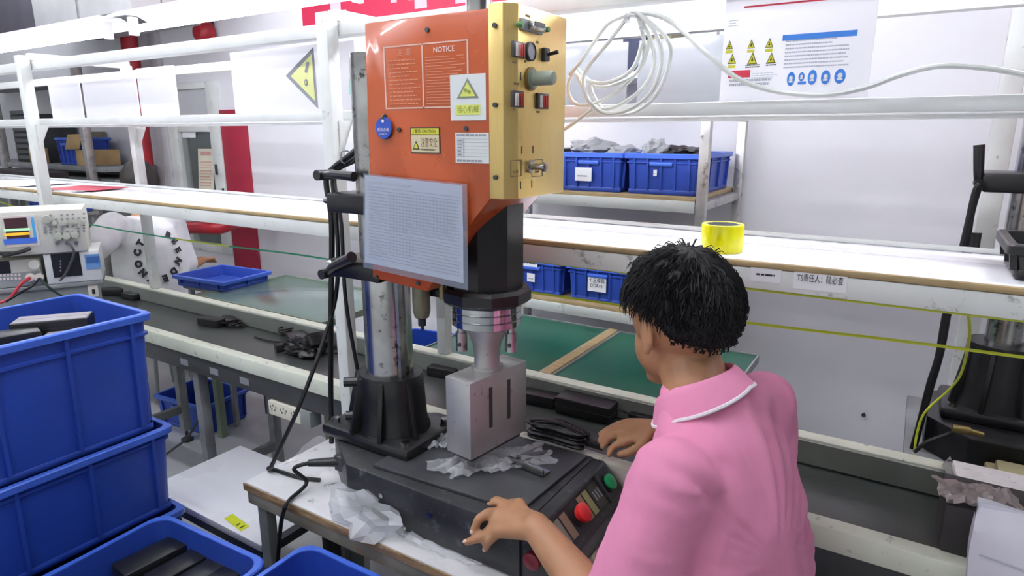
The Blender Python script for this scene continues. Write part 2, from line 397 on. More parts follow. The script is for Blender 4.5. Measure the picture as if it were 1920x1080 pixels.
for x in xs_near:
    obj('cross_bar', MB().box(x - .018, x + .018, Ynp + .0215, Yfp - .0205, 1.842, 1.872, .003), M_white, rack)
    obj('bracket', MB().prism([(x + .022, Ynp, 1.584), (x + .022, Ynp, 1.48), (x + .022, Ynp + .05, 1.584)], (.004, 0, 0)).prism([(x - .022, Ynp, 1.584), (x + .022, Ynp, 1.584), (x + .022, Ynp + .054, 1.584), (x - .022, Ynp + .054, 1.584)], (0, 0, -.004)), M_frame, rack)
for x in xs_far: obj('bracket', MB().prism([(x + .021, Yfp, 1.578), (x + .10, Yfp, 1.578), (x + .021, Yfp, 1.48)], (0, .004, 0)), M_frame, rack)
# tape labels on the apron
def apron_label(px0, py0, px1, py1, h, txt_, label):
    a, b = Yp(px0, py0, 1.3328), Yp(px1, py1, 1.3328); h_ = h
    t, f = sheet('shelf_label', label, 'label', a, b, a - V((0, 0, h_)))
    if txt_: f.text(txt_, h_ * .42, .5, .45, M_ink, t, .86)
    else:
        mb = MB(); f.rows(mb, .2, .3, .8, .7, 1, .3, dash=.2); obj('pen_marks', mb, M_ink, t, 0)
apron_label(1490, 503, 1591, 512, .040, 'TS责任人：陆必查', 'white paper strip with handwritten name on the shelf edge right of the operator')
apron_label(1408, 499, 1466, 504, .030, None, 'faded tape strip with pen scribbles on the shelf edge behind the operator')
# ================================================================== lamps over the line, then unseen added tubes
def fixture(x0, x1, y, z, label, m=M_tube, grp='fluorescent fixtures over the line', wide=.11):
    t = thing('tube_light', label, 'lamp', ((x0 + x1) / 2, y, z), grp)
    pr = [(y - wide, z + .045), (y - .04, z + .075), (y + .04, z + .075), (y + wide, z + .045), (y + wide, z + .05), (y + .045, z + .082), (y - .045, z + .082), (y - wide, z + .05)]
    obj('reflector', MB().prism([(x0 - .05, a, b) for a, b in pr], (x1 - x0 + .1, 0, 0)), M_white, t)
    obj('tube', MB().cyl((x0, y, z + .02), (x1, y, z + .02), .014, n=14), m, t)
    for x in (x0 - .02, x1 + .02): obj('lamp_holder', MB().cbox((x, y, z + .03), .022, .035, .07, .003), M_white, t)
    for x in (x0 + .2, x1 - .2): obj('hanger', MB().cyl((x, y, z + .08), (x, y, 2.999), .003, n=6), M_greyw, t)
    return t
fixture(-4.25, -3.02, 1.54, 1.945, 'bright tube light over the line at the far left')
fixture(-2.78, -1.55, 1.54, 1.945, 'bright tube light over the line left of the orange press')
fixture(-1.28, -.05, 1.54, 1.945, 'tube light over the line above the orange press and hose')
fixture(.22, 1.45, 1.54, 1.945, 'tube light over the line at the right end')
for x, lab in ((-4.3, 'unseen added tube light overhead left of the crates'), (-2.85, 'unseen added tube light overhead above the blue crates'), (-1.4, 'unseen added tube light overhead in front of the press')):
    fixture(x, x + 1.25, .62, 2.72, lab, M_tubeh_added, 'unseen added hall tube lights')  # row out of view, added to light bench and low table from above
for x, lab in ((-5.0, 'unseen added tube light left of the viewer in the second row'), (-3.4, 'unseen added tube light of the second row behind the crates'), (-1.8, 'unseen added tube light of the second row nearest the viewer')):
    fixture(x, x + 1.25, -.35, 2.72, lab, M_tubeh_added, 'unseen added hall tube lights')  # second unseen row, added to light the shelf and front faces
for x, lab in ((-7.6, 'unseen added aisle tube light farthest left'), (-5.6, 'unseen added aisle tube light above the window'), (-3.5, 'unseen added aisle tube light above the grey green table'), (-1.4, 'unseen added aisle tube light above the bin rack'), (.7, 'unseen added aisle tube light above the black press')):
    fixture(x, x + 1.25, 2.08, 2.84, lab, M_tubea_added, 'unseen added wall aisle tube lights')  # row out of view, added to brighten the back wall and floor
# duct box at the top left
dk = thing('air_duct', 'pale boxed air duct hanging below the ceiling at the far left', 'duct', (-6.2, 2.0, 2.2))
dl, dr = Yp(66, 50, 2.2), Yp(246, 22, 2.2); dz = (dl.z + dr.z) / 2
obj('casing', MB().box(dl.x, dr.x, 2.2, 2.6, dz, 2.995, .006), mat('duct_white', '#dededf', .5, var=.04), dk)
obj('seam', MB().box((dl.x + dr.x) / 2 - .01, (dl.x + dr.x) / 2 + .01, 2.194, 2.606, dz - .004, 2.99, .002), M_greyw, dk)
obj('flange', MB().box(dl.x - .05, dr.x + .02, 2.18, 2.62, dz - .03, dz - .0005, .003), M_greyw, dk)
obj('dark_ceiling_block', MB().box(dl.x - 1.4, dl.x - .01, 2.25, 2.58, dz - .02, 2.99, .006), mat('dark_ceiling_block', '#5a5762', .6, var=.1), dk)  # dark box added to stand in for the dark distant ceiling
# ================================================================== boards and posters in the sign gallery
def board(name, label, cat, x0, x1, z0, z1, Y, m, th=.006):
    t = thing(name, label, cat, ((x0 + x1) / 2, Y, z0)); obj('panel', MB().box(x0, x1, Y, Y + th, z0, z1, .0015), m, t)
    return t, Flat((x0, Y, z1), (x1, Y, z1), (x0, Y, z0))
M_board = mat('grey_acrylic', '#85878c', .16, var=.04, vscale=2, spec=.6)
def xat(px, py, Y): return Yp(px, py, Y).x
Yr = 1.69
for i, (p0, p1, lab) in enumerate(((1030, 1178, 'grey acrylic board on the upper shelf right behind the gold panel'), (1198, 1372, 'grey acrylic board on the upper shelf left of the safety poster'))):
    board('acrylic_board', lab, 'board', xat(p0, 140, Yr), xat(p1, 140, Yr), 1.598, 1.785, Yr - .01, M_board)
for p0, p1, lab, zt in ((94, 152, 'narrow white sheet on the upper shelf just right of the left post', 1.78), (158, 258, 'wide white sheet on the upper shelf beside a grey strip', 1.785), (262, 332, 'white sheet on the upper shelf left of the window gap', 1.79)):
    board('sign_sheet', lab, 'sheet', xat(p0, 190, 1.41), xat(p1, 190, 1.41), 1.598, zt, 1.41, M_thin)
x0, x1 = Yp(436, 150, 1.352).x, Yp(668, 150, 1.352).x
t, f = board('warning_board', 'white board with a large yellow and black warning triangle left of the press', 'sign', x0, x1, 1.612, 1.80, 1.35, M_thin)
def on(f, px, py, Y=1.35):
    p = Yp(px, py, Y) - f.o; return p.dot(f.u) / f.u.length_squared, p.dot(f.v) / f.v.length_squared
def onp(f, pts, mb, k=1, Y=1.35): mb.poly([f.at(*on(f, *p, Y), k) for p in pts])
mb = MB(); onp(f, [(588, 88), (536, 142), (597, 204)], mb); obj('triangle_border', mb, M_inkg, t, 0)
mb = MB(); onp(f, [(585, 101), (546, 143), (592, 190)], mb, 2); obj('triangle_field', mb, mat('pale_yellow', '#e6e8a0', .5), t, 0)
mb = MB(); onp(f, [(576, 116), (581, 117), (577, 137), (572, 136)], mb, 3); f.disc(mb, *on(f, 575, 155), .014, .055, 3); obj('gear_symbol', mb, M_inkg, t, 0)
mb = MB(); f.disc(mb, *on(f, 575, 155), .006, .025, 4); obj('gear_hole', mb, M_yel, t, 0)
mb = MB(); f.rows(mb, *on(f, 617, 138), *on(f, 626, 158), 4, .3); f.frame(mb, *on(f, 615, 185), *on(f, 632, 203), .004, .01); obj('small_print', mb, M_inkl, t, 0)
mb = MB(); f.rect(mb, *on(f, 654, 148), *on(f, 668, 177)); obj('green_mark', mb, mat('pale_teal', '#9fe0d2', .5), t, 0)
# safety poster on the right
Ypst = 1.338
tl, tr, bl = Yp(1334, -6, Ypst), Yp(1644, -22, Ypst), Yp(1352, 181, Ypst)
tl = V((bl.x, Ypst - .012, 1.80)); bl = V((bl.x, Ypst - .012, 1.612)); tr = V((Yp(1640, 80, Ypst).x, Ypst - .012, 1.80))
t, f = sheet('safety_poster', 'white safety poster with yellow triangles, red bar and blue round symbols', 'poster', tl, tr, bl, m=M_thin)
Yq = Ypst - .0125
def q(px, py): return on(f, px, py, Yq)
mb = MB(); f.rect(mb, *q(1396, 12), 1.0, .115); f.rect(mb, *q(1366, 133), *q(1406, 145)); obj('red_bars', mb, M_redink, t, 0)
mb = MB(); f.rect(mb, *q(1468, 66), q(1608, 60)[0], q(1608, 67)[1]); obj('blue_bar', mb, M_blueink, t, 0)
tr_b, tr_y, tx_y = MB(), MB(), MB()
for i, (px, py, s) in enumerate(((1368, 84, 1), (1409, 82, 1.05), (1443, 80, 1.1), (1373, 110, 1.2), (1411, 109, 1.4), (1446, 108, 1.2))):
    u, v = q(px, py); wu, hv = .052 * s, .085 * s
    f.tri(tr_b, u, v, wu, hv); f.tri(tr_y, u, v + hv * .07, wu * .74, hv * .72, 2)
    if i not in (4, 5): f.rect(tx_y, u - .026, v + hv * .62, u + .026, v + hv * .62 + .028)
obj('triangle_borders', tr_b, mat('olive_ink', '#6f7423', .5), t, 0); obj('triangle_fields', tr_y, M_yel, t, 0); obj('yellow_captions', tx_y, M_yel, t, 0)
mb = MB()
for i, (px, py, s) in enumerate(((1368, 84, 1), (1409, 82, 1.05), (1443, 80, 1.1), (1373, 110, 1.2), (1411, 109, 1.4), (1446, 108, 1.2))):
    u, v = q(px, py); f.rect(mb, u - .003, v - .005, u + .003, v + .03, 3); f.rect(mb, u - .008, v + .015, u + .008, v + .022, 3)
f.rows(mb, q(1398, 120)[0], q(1398, 121)[1], q(1424, 121)[0], q(1398, 128)[1], 2, .6, 1, 0); f.rows(mb, q(1436, 120)[0], q(1398, 119)[1], q(1456, 121)[0], q(1398, 126)[1], 2, .6, 1, 0)
obj('symbols', mb, mat('dark_olive', '#3c3f1c', .5), t, 0)
mb = MB(); f.rows(mb, *q(1474, 74), q(1600, 66)[0], q(1600, 124)[1], 8, .38, dash=.012); f.rows(mb, *q(1367, 37), q(1386, 37)[0], q(1386, 50)[1], 3, .3)
f.rows(mb, *q(1410, 136), q(1460, 130)[0], q(1460, 146)[1], 3, .2); f.rows(mb, *q(1368, 148), q(1455, 148)[0], q(1455, 160)[1], 2, .6, dash=.015); obj('printed_lines', mb, M_inkl, t, 0)
blu, wht = MB(), MB()
for px, py, ru, rv in ((1483, 148, .027, .067), (1503, 144, .02, .042), (1523, 145, .03, .07), (1548, 145, .03, .065), (1575, 143, .036, .068)):
    u, v = q(px, py); f.disc(blu, u, v, ru, rv)
    f.disc(wht, u, v - rv * .1, ru * .45, rv * .35, 2); f.rect(wht, u - ru * .5, v + rv * .25, u + ru * .5, v + rv * .5, 2)
f.rect(blu, *q(1496, 153), *q(1511, 158)); obj('blue_symbols', blu, M_blueink, t, 0); obj('white_figures', wht, M_paper, t, 0)
# ================================================================== wires and hoses strung along the line
def wire(name, label, pts, r, m, cat='wire', n=6, sm=6): return one(name, MB().tube(pts, r, n, sm), m, label, cat)
wire('earth_wire', 'upper yellow green earth wire stretched below the shelf edge', [(-4.5, 1.5, 1.215), (-.7, 1.5, 1.206), (-.3, 1.5, 1.203), (1.5, 1.5, 1.21)], .0035, M_yg)
lw = thing('earth_wire', 'lower yellow green earth wire stretched above the conveyor', 'wire', (-2, 1.5, 1.12))
p = [Yp(-20, 372, 1.5), Yp(60, 398, 1.5), Yp(190, 425, 1.5), Yp(330, 448, 1.5)]
obj('yellow_run', MB().tube(p[:2], .0035, 6, 0), M_yg, lw); obj('green_run', MB().tube(p[1:], .0035, 6, 4), M_gw, lw)
obj('yellow_run', MB().tube([p[3], Yp(430, 462, 1.5)], .0035, 6, 0), M_yg, lw)
obj('green_run', MB().tube([Yp(430, 462, 1.5), Yp(540, 475, 1.5), Yp(620, 487, 1.5)], .0035, 6, 4), M_gw, lw)
obj('yellow_run', MB().tube([Yp(620, 487, 1.5), (-1.2, 1.5, 1.118), Yp(975, 545, 1.5), Yp(1385, 603, 1.5), Yp(1920, 670, 1.5), (1.4, 1.5, 1.13)], .0036, 6, 5), M_yg, lw)
wire('black_lead', 'short black lead hanging from the earth wire behind the head', [Yp(1400, 530, 1.5), Yp(1392, 560, 1.5), Yp(1388, 585, 1.5), Yp(1389, 606, 1.5)], .003, M_cable)
# coil of white air hose hung on the top beam
Yh = 1.27
hc = thing('air_hose', 'coiled white air hose hanging from the top beam beside the gold panel', 'hose', Yp(1190, 20, Yh))
def H(*pts, Y=Yh): return [Yp(x, y, Y + (k % 3 - 1) * .006) for k, (x, y) in enumerate(pts)]
loops = [[(1192, 22), (1228, 60), (1240, 110), (1222, 170), (1180, 205), (1135, 212), (1105, 190), (1095, 160), (1100, 130), (1140, 80), (1175, 35)],
         [(1188, 24), (1215, 70), (1222, 120), (1200, 165), (1150, 200), (1108, 200), (1090, 165), (1072, 130), (1085, 145), (1130, 155), (1180, 130), (1200, 80)],
         [(1186, 25), (1200, 80), (1190, 130), (1150, 155), (1110, 160), (1085, 140), (1070, 128), (1055, 160), (1065, 190), (1095, 196), (1150, 170), (1195, 120), (1210, 70)],
         [(1190, 22), (1240, 70), (1243, 115), (1215, 180), (1170, 212), (1125, 208), (1100, 180), (1092, 150)]]
for i, lp in enumerate(loops): obj('coil', MB().tube([p + V((0, i * .012, 0)) for p in H(*lp)], .0042, 8, 6, closed=i in (0,)), M_hose, hc)
obj('tail', MB().tube(H((1110, 205), (1070, 235), (1030, 258), (1000, 275)), .004, 8, 5), M_hose, hc)
obj('run', MB().tube(H((1185, 22), (1230, 28), (1270, 50), (1330, 105), (1385, 148), (1450, 170), (1540, 178), (1620, 165), (1690, 140), (1760, 124), (1850, 128), (1930, 142), (1990, 155)) + [V((.36, 1.262, 1.645)), V((.46, 1.25, 1.63)), V((.54, 1.247, 1.60))], .0045, 8, 6), M_hose, hc)
obj('run', MB().tube(H((1175, 28), (1140, 45), (1110, 85), (1085, 120), (1068, 140)), .004, 8, 6), M_hose, hc)
obj('tie_wrap', MB().tube([p for p in H((1178, 30), (1205, 32), (1205, 50), (1180, 48))], .005, 8, 4, True), M_filmd, hc)
sx_ = Yp(1897, 150, 2.62).x
one('support_post', MB().box(sx_ - .03, sx_ + .03, 2.60, 2.66, 0, 2.999, .004), M_frame, 'white upright post behind the black press at the right edge', 'post')
# ================================================================== crates and bins
def rr(l, w, r, z, n=4):
    out = []
    for cx, cy, a0 in ((l/2 - r, w/2 - r, 0), (-l/2 + r, w/2 - r, 90), (-l/2 + r, -w/2 + r, 180), (l/2 - r, -w/2 + r, 270)):
        for k in range(n + 1):
            a = math.radians(a0 + 90 * k / n); out.append(V((cx + r * math.cos(a), cy + r * math.sin(a), z)))
    return out
def make_crate(name, L, W, H, tap=.018, ribs=(3, 4), band=.16, th=.0035, m=None, rimm=None, rimw=.012, cr=.02):
    m = m or M_blue; rimm = rimm or M_bluel
    t = thing(name, None, None)
    l0, w0 = L - 2 * tap - 2 * rimw, W - 2 * tap - 2 * rimw; l1, w1 = L - 2 * rimw, W - 2 * rimw
    obj('body', MB().loft([rr(l0, w0, cr, 0), rr(l1, w1, cr, H - .002), rr(l1 - 2*th, w1 - 2*th, cr, H - .002), rr(l0 - 2*th, w0 - 2*th, cr, .006)]), m, t)
    obj('rim', MB().loft([rr(l1 + .001, w1 + .001, cr, H - .022), rr(L, W, cr, H - .018), rr(L, W, cr, H - .003), rr(L - .006, W - .006, cr, H), rr(l1 - 2*th + .002, w1 - 2*th + .002, cr, H), rr(l1 - 2*th, w1 - 2*th, cr, H - .004), rr(l1 + .0005, w1 + .0005, cr, H - .005)], cap=False), rimm, t)
    obj('foot_band', MB().loft([rr(l0 + .004, w0 + .004, cr, .001), rr(l0 + .010, w0 + .010, cr, .006), rr(l0 + .010, w0 + .010, cr, .016), rr(l0 + .006, w0 + .006, cr, .02)], cap=False), m, t)
    def half(k, z):  # half extents at height z
        return ((l0 + (l1 - l0) * z / H) / 2, (w0 + (w1 - w0) * z / H) / 2)[k]
    zb = H * (1 - band)
    bx, by = half(0, zb) * 2, half(1, zb) * 2
    obj('belt_rib', MB().loft([rr(bx + .001, by + .001, cr, zb - .006), rr(bx + .012, by + .012, cr, zb - .003), rr(bx + .012, by + .012, cr, zb + .003), rr(bx + .001, by + .001, cr, zb + .006)], cap=False), m, t)
    z0, z1 = .018, H - .02
    for s in (-1, 1):
        n = ribs[1]
        for i in range(n):
            y = -W * .40 + W * .8 * i / (n - 1)
            a, b = half(0, z0), half(0, z1)
            obj('rib', MB().prism([(s * (a - .002), y - .004, z0), (s * (a + .009), y - .004, z0), (s * (b + .009), y - .004, z1), (s * (b - .002), y - .004, z1)], (0, .008, 0)), m, t)
        n = ribs[0]
        for i in range(n):
            x = -L * .36 + L * .72 * i / (n - 1)
            a, b = half(1, z0), half(1, z1)
            obj('rib', MB().prism([(x - .004, s * (a - .002), z0), (x - .004, s * (a + .009), z0), (x - .004, s * (b + .009), z1), (x - .004, s * (b - .002), z1)], (.008, 0, 0)), m, t)
        # grip pocket on the short faces
        hy = half(1, H * .7)
        obj('grip', MB().box(-L * .15, L * .15, min(s * hy, s * (hy + .016)), max(s * hy, s * (hy + .016)), H * .70, H * .80, .004), rimm, t)
    return t
def place(o, loc, rz=0, label=None, cat=None, group=None):
    o.location = loc; o.rotation_euler = (0, 0, rz); return tag(o, label, cat, group)
# ---- stack of big crates at the left
SX, SY = -1.828, .575
cr1 = make_crate('storage_crate', .386, .56, .325, tap=.014, ribs=(3, 4), band=.17)
place(cr1, (SX, SY, .776), 0, 'tall ribbed blue crate on top of the stack, holding black adapters', 'crate', 'blue crates at the left')
cr2 = make_crate('storage_crate', .405, .58, .245, tap=.012, ribs=(3, 4), band=.13)
place(cr2, (SX, SY, .538), 0, 'dark blue crate in the middle of the left stack', 'crate', 'blue crates at the left')
c3 = copy_tree(cr2); place(c3, (SX + .01, SY, .294), 0, 'blue crate with a jutting rim below the middle crate of the left stack', 'crate', 'blue crates at the left')
c4 = copy_tree(cr2); place(c4, (SX, SY, .05), 0, 'lowest blue crate of the left stack, standing on the pallet', 'crate', 'blue crates at the left')
pal = thing('pallet', 'low wooden pallet under the stacked blue crates', 'pallet', (-1.6, .5, 0))
for y in (.30, .44, .58, .72, .84): obj('board', MB().box(-2.08, -.75, y - .05, y + .05, .035, .049, .002), M_wood, pal)
for x in (-2.0, -1.4, -.82): obj('skid', MB().box(x - .04, x + .04, .25, .89, 0, .035, .002), M_wood, pal)
# ---- two open crates in the foreground
cb = make_crate('storage_crate', .40, .54, .26, tap=.016, ribs=(3, 4), cr=.04)
place(cb, (-1.328, .505, .342), math.radians(3), 'open blue crate in the foreground holding a row of black adapter bricks', 'crate', 'blue crates at the left')
cbl = copy_tree(cb); place(cbl, (-1.33, .50, .05), math.radians(3), 'blue crate under the open crate of adapter bricks', 'crate', 'blue crates at the left')
cc = copy_tree(cb); place(cc, (-.905, .595, .362), math.radians(1), 'empty blue crate tucked against the bench front', 'crate', 'blue crates at the left')
ccl = copy_tree(cb); place(ccl, (-.905, .59, .07), math.radians(1), 'blue crate under the empty crate against the bench', 'crate', 'blue crates at the left')
one('cardboard_spacer', MB().box(-1.08, -.74, .36, .82, .0495, .069, .002), M_card, 'flat cardboard sheet under the blue crate by the bench', 'cardboard')
# ================================================================== power adapters
def make_adapter(L=.12, W=.055, H=.035, cord=True, stripe=None, seed=1):
    t = thing('power_adapter', None, None)
    b = obj('body', MB().box(-L/2, L/2, -W/2, W/2, 0, H, .004), M_black, t)
    obj('seam', MB().box(-L/2 - .0004, L/2 + .0004, -W/2 - .0004, W/2 + .0004, H * .48, H * .52), M_dark, t)
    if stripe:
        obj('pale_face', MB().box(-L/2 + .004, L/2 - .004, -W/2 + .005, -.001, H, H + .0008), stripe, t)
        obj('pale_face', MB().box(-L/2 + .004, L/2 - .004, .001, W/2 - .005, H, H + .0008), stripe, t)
    if cord:
        r = random.Random(seed); pts = [(L/2 - .004, 0, H/2), (L/2 + .03, .01, H/2)]
        for k in range(14):
            a = k * 1.25; pts.append((L/2 + .07 + .03 * math.cos(a) + r.uniform(-.01, .01), .01 + .028 * math.sin(a) + r.uniform(-.008, .008), .008 + k * .0018))
        obj('cord', MB().tube(pts, .0028, 6, 5), M_cable, t)
        obj('strain_relief', MB().cyl((L/2 - .003, 0, H/2), (L/2 + .018, .003, H/2), .006, .004, 10), M_black, t)
    return t
GA = 'black power adapters'
M_paleface = mat('pale_adapter_face', '#8f8b90', .35, var=.05)  # pale grey for the strips on the adapter tops
ad_c = make_adapter(seed=2); ad_n = make_adapter(cord=False); ad_s = make_adapter(.17, .075, .042, cord=False, stripe=M_paleface)
used = set()
def adapter(proto, loc, rz, label, rx=0, ry=0, s=1):
    o = proto if proto.name not in used else copy_tree(proto); used.add(proto.name)
    o.location = loc; o.rotation_euler = (rx, ry, rz); o.scale = (s, s, s); return tag(o, label, 'adapter', GA)
def on_belt(x, y, z=.7125): return Zp(x, y, z)
adapter(ad_c, on_belt(398, 610), math.radians(10), 'black adapter brick with tangled cord on the belt right of the stacked crates')
adapter(ad_n, on_belt(432, 607), math.radians(-25), 'plain black adapter lying close behind another on the left belt', s=.9)
adapter(ad_n, on_belt(248, 560), math.radians(5), 'small black adapter on the belt behind the top crate rim', s=.9)
adapter(ad_n, on_belt(210, 553) + V((0, 0, 0)), math.radians(40), 'black box adapter at the far end of the belt beside the meter', s=1.1)
adapter(ad_c, on_belt(560, 650), math.radians(150), 'black adapter with cords heaped on the belt left of the hanging cables', s=1.3)
adapter(ad_n, on_belt(592, 662), math.radians(-20), 'black adapter leaning upright on the heap left of the post', ry=math.radians(-38), s=1.55)
adapter(ad_n, on_belt(540, 655), math.radians(65), 'black adapter buried in cords at the foot of the heap', s=.8)
adapter(ad_n, on_belt(833, 704), math.radians(8), 'black adapter on the belt seen left of the horn block', s=.95)
adapter(ad_n, on_belt(1100, 776), math.radians(2), 'large black adapter brick on the belt left of the reaching hand', s=1.5)
adapter(ad_c, on_belt(1012, 755), math.radians(185), 'black adapter with coiled cord right behind the horn block')
adapter(ad_n, on_belt(1215, 797), math.radians(-12), 'black adapter on the belt beyond the reaching hand', s=.9)
wire('black_lead', 'thin black lead trailing along the left belt from the heap', [on_belt(478, 632, .718), on_belt(510, 640, .718), on_belt(545, 642, .72), on_belt(575, 650, .73)], .004, M_cable)
wire('black_lead', 'black lead arching between adapters behind the reaching hand', [on_belt(1130, 762, .72), on_belt(1160, 768, .75), on_belt(1185, 778, .74), on_belt(1210, 790, .72)], .003, M_cable)
wire('black_lead', 'black lead running on the belt right of the hanging cables', [on_belt(585, 668, .716), on_belt(620, 662, .716), on_belt(655, 662, .716)], .003, M_cable)
# bundle of cord on the base corner next to the hand
cbn = thing('cord_bundle', 'tied bundle of black cord lying at the rail beside the press plate', 'cord', Zp(1045, 825, .79))
r_ = random.Random(5); c0 = Zp(1045, 822, .80)
for k in range(16):
    dx, dy, dz = r_.uniform(-.006, .006), r_.uniform(-.018, .018), r_.uniform(0, .034); a = .055 + r_.uniform(-.008, .01)
    obj('turn', MB().tube([c0 + V((-a + dx, -.012 + dy, dz)), c0 + V((0, -.02 + dy, dz + .008)), c0 + V((a, -.008 + dy, dz)), c0 + V((a + .01, .008 + dy, dz)), c0 + V((0, .014 + dy, dz + .01)), c0 + V((-a - .008, .004 + dy, dz))], .0042, 6, 5, True), M_cable, cbn)
obj('plug', MB().cbox(c0 + V((.10, .01, .008)), .05, .022, .018, .004), M_black, cbn)
obj('tail', MB().tube([c0 + V((.07, .0, .008)), c0 + V((.14, .02, .012)), c0 + V((.17, .05, .01)), c0 + V((.14, .09, -.01))], .0032, 6, 5), M_cable, cbn)
# adapters in the top crate and the open crate
adapter(ad_s, (SX - .03, SY + .14, 1.044), math.radians(52), 'black adapter with two pale strips on its top, highest in the top crate')
adapter(ad_s, (SX + .07, SY + .16, 1.015), math.radians(50), 'black adapter with pale strips, half sunk in the top crate by the right wall')
adapter(ad_n, (SX - .02, SY + .02, 1.03), math.radians(75), 'plain black adapter in the top crate in front of the striped one', s=1.3)
adapter(ad_c, (SX + .02, SY - .10, 1.02), math.radians(110), 'black adapter with knotted cord in the top crate near the left picture edge', s=1.2)
for i, (px_, py_, sc_) in enumerate(((298, 1044, 1.35), (345, 1060, 1.15), (388, 1072, 1.1), (425, 1082, 1.1), (470, 1100, 1.1))):
    q_ = Zp(px_, py_, .535); adapter(ad_n, (q_.x, q_.y - .012, .508), math.radians(86 + i * 2), ['farthest and largest black brick in the open crate', 'second black brick from the far wall in the open crate', 'middle black brick in the open crate', 'fourth black brick in the open crate row', 'nearest black brick in the open crate'][i], s=sc_)
one('adapter_tray', MB().box(-1.47, -1.18, .30, .70, .352, .507, .004), M_black, 'black foam layer under the bricks in the open crate', 'foam')
one('adapter_tray', MB().box(SX - .155, SX + .155, SY - .235, SY + .235, .785, 1.012, .01), M_black, 'dark layer of packed adapters filling the top crate', 'foam')
# ================================================================== low white table, bench
wt = thing('low_table', 'low white laminate table between the blue crates and the bench', 'table', (-1.6, 1.15, 0))
zt = .47; xa = -1.93
obj('top', MB().box(xa, -1.38, .92, 1.248, zt - .022, zt, .002), M_lam, wt); obj('dark_edge', MB().box(xa + .004, -1.384, .924, 1.244, zt - .05, zt - .0225), M_dark, wt)
for x in (xa + .04, -1.43):
    for y in (.96, 1.20): obj('leg', MB().box(x - .02, x + .02, y - .02, y + .02, 0, zt - .05, .002), M_dark, wt)
a = Zp(437, 967, zt); b = Zp(467, 980, zt)
t, f = sheet('yellow_label', 'yellow green label on the corner of the low white table', 'label', Zp(420, 972, zt + .001), Zp(436, 963, zt + .001), Zp(452, 996, zt + .001), m=mat('label_yellow', '#d3dd1e', .5))
mb = MB(); f.rows(mb, .2, .55, .7, .95, 2, .3, dash=.2); obj('marks', mb, M_ink, t, 0)
bz = .68
BX0, BX1, BY0, BY1 = -1.372, -.40, .888, 1.25
bench = thing('work_bench', 'worn metal topped work bench carrying the orange press', 'bench', ((BX0 + BX1) / 2, 1.05, 0))
obj('top', MB().box(BX0, BX1, BY0, BY1, bz - .012, bz, .003), M_bench, bench)
obj('edge_strip', MB().box(BX0 - .002, BX1 + .002, BY0 - .004, BY0 - .0002, bz - .022, bz - .003, .001), M_woodd, bench)
obj('apron', MB().box(BX0 + .004, BX1 - .004, BY0 + .002, BY0 + .02, bz - .06, bz - .0125, .002), M_apron, bench)
obj('end_apron', MB().box(BX0 + .002, BX0 + .02, BY0 + .021, BY1 - .02, bz - .055, bz - .0125, .002), M_apron, bench)
for x in (BX0 + .03, BX1 - .03):
    for y in (BY0 + .035, BY1 - .03):
        obj('leg', MB().box(x - .018, x + .018, y - .014, y + .014, 0, bz - .0125, .002), M_grey, bench)
obj('stretcher', MB().box(BX0 + .05, BX1 - .05, BY0 + .028, BY0 + .042, .16, .19, .002), M_grey, bench)
# socket strip under the conveyor
ps = thing('socket_strip', 'cream power strip with black sockets under the near rail', 'power strip', Yp(530, 785, 1.30))
a, b = Yp(502, 752, 1.30), Yp(556, 768, 1.30)
x0, x1, zc = a.x, b.x + .012, (a.z + b.z) / 2 - .024
obj('casing', MB().box(x0, x1, 1.30, 1.34, zc - .026, zc + .026, .003), M_paperc, ps)
obj('end_box', MB().box(x1, x1 + .05, 1.302, 1.35, zc - .03, zc + .028, .003), M_grey, ps)
for k in range(3):
    xc = x0 + (x1 - x0) * (k + .5) / 3; mb = MB()
    for dx, dz in ((0, .012), (-.008, -.004), (.008, -.004), (-.014, .006), (.014, .006)): mb.box(xc + dx - .0018, xc + dx + .0018, 1.2992, 1.3002, zc + dz - .004, zc + dz + .004)
    obj('socket', mb, M_ink, ps, 0)
obj('hanger', MB().box(x0 + .02, x0 + .035, 1.342, 1.346, zc, .655).box(x1 - .03, x1 - .015, 1.342, 1.346, zc, .655), M_dark, ps)
wire('floor_cable', 'black cable drooping from the conveyor to the floor right of the crates', [Yp(391, 716, 1.42), Yp(386, 755, 1.42), Yp(370, 790, 1.42), Yp(350, 822, 1.42), Yp(330, 838, 1.42), Yp(300, 860, 1.40)], .006, M_cable, 'cable')
# blue bins beyond the conveyor
bn = make_crate('storage_bin', .40, .30, .17, tap=.012, ribs=(3, 3), cr=.015)
place(bn, Zp(345, 742, .18) + V((0, .1, 0)) - V((0, 0, .18)), .1, 'small blue bin on the floor behind the conveyor legs', 'bin', 'blue bins around the line')
# grey tables behind the conveyor
def table(name, label, x0, x1, y0, y1, z, m, frame=M_greyw):
    t = thing(name, label, 'table', ((x0 + x1) / 2, (y0 + y1) / 2, 0))
    obj('top', MB().box(x0, x1, y0, y1, z - .02, z, .002), m, t)
    fr = MB(); fr.box(x0, x1, y0 - .006, y0 - .0005, z - .025, z + .004).box(x0, x1, y1 + .0005, y1 + .006, z - .025, z + .004).box(x0 - .006, x0 - .0005, y0, y1, z - .025, z + .004).box(x1 + .0005, x1 + .006, y0, y1, z - .025, z + .004)
    obj('edge_frame', fr, frame, t, 0)
    for x in (x0 + .03, x1 - .03):
        for y in (y0 + .03, y1 - .03): obj('leg', MB().box(x - .018, x + .018, y - .018, y + .018, 0, z - .021, .002), frame, t)
    return t
table('side_table', 'grey green glossy table behind the belt left of the press', -2.96, -2.07, 1.775, 2.31, .768, M_greyglass, mat('olive_edge', '#7d8872', .5))
table('side_table', 'green matted table behind the belt under the left rack bins', -1.50, -1.012, 1.765, 2.345, .762, M_green)
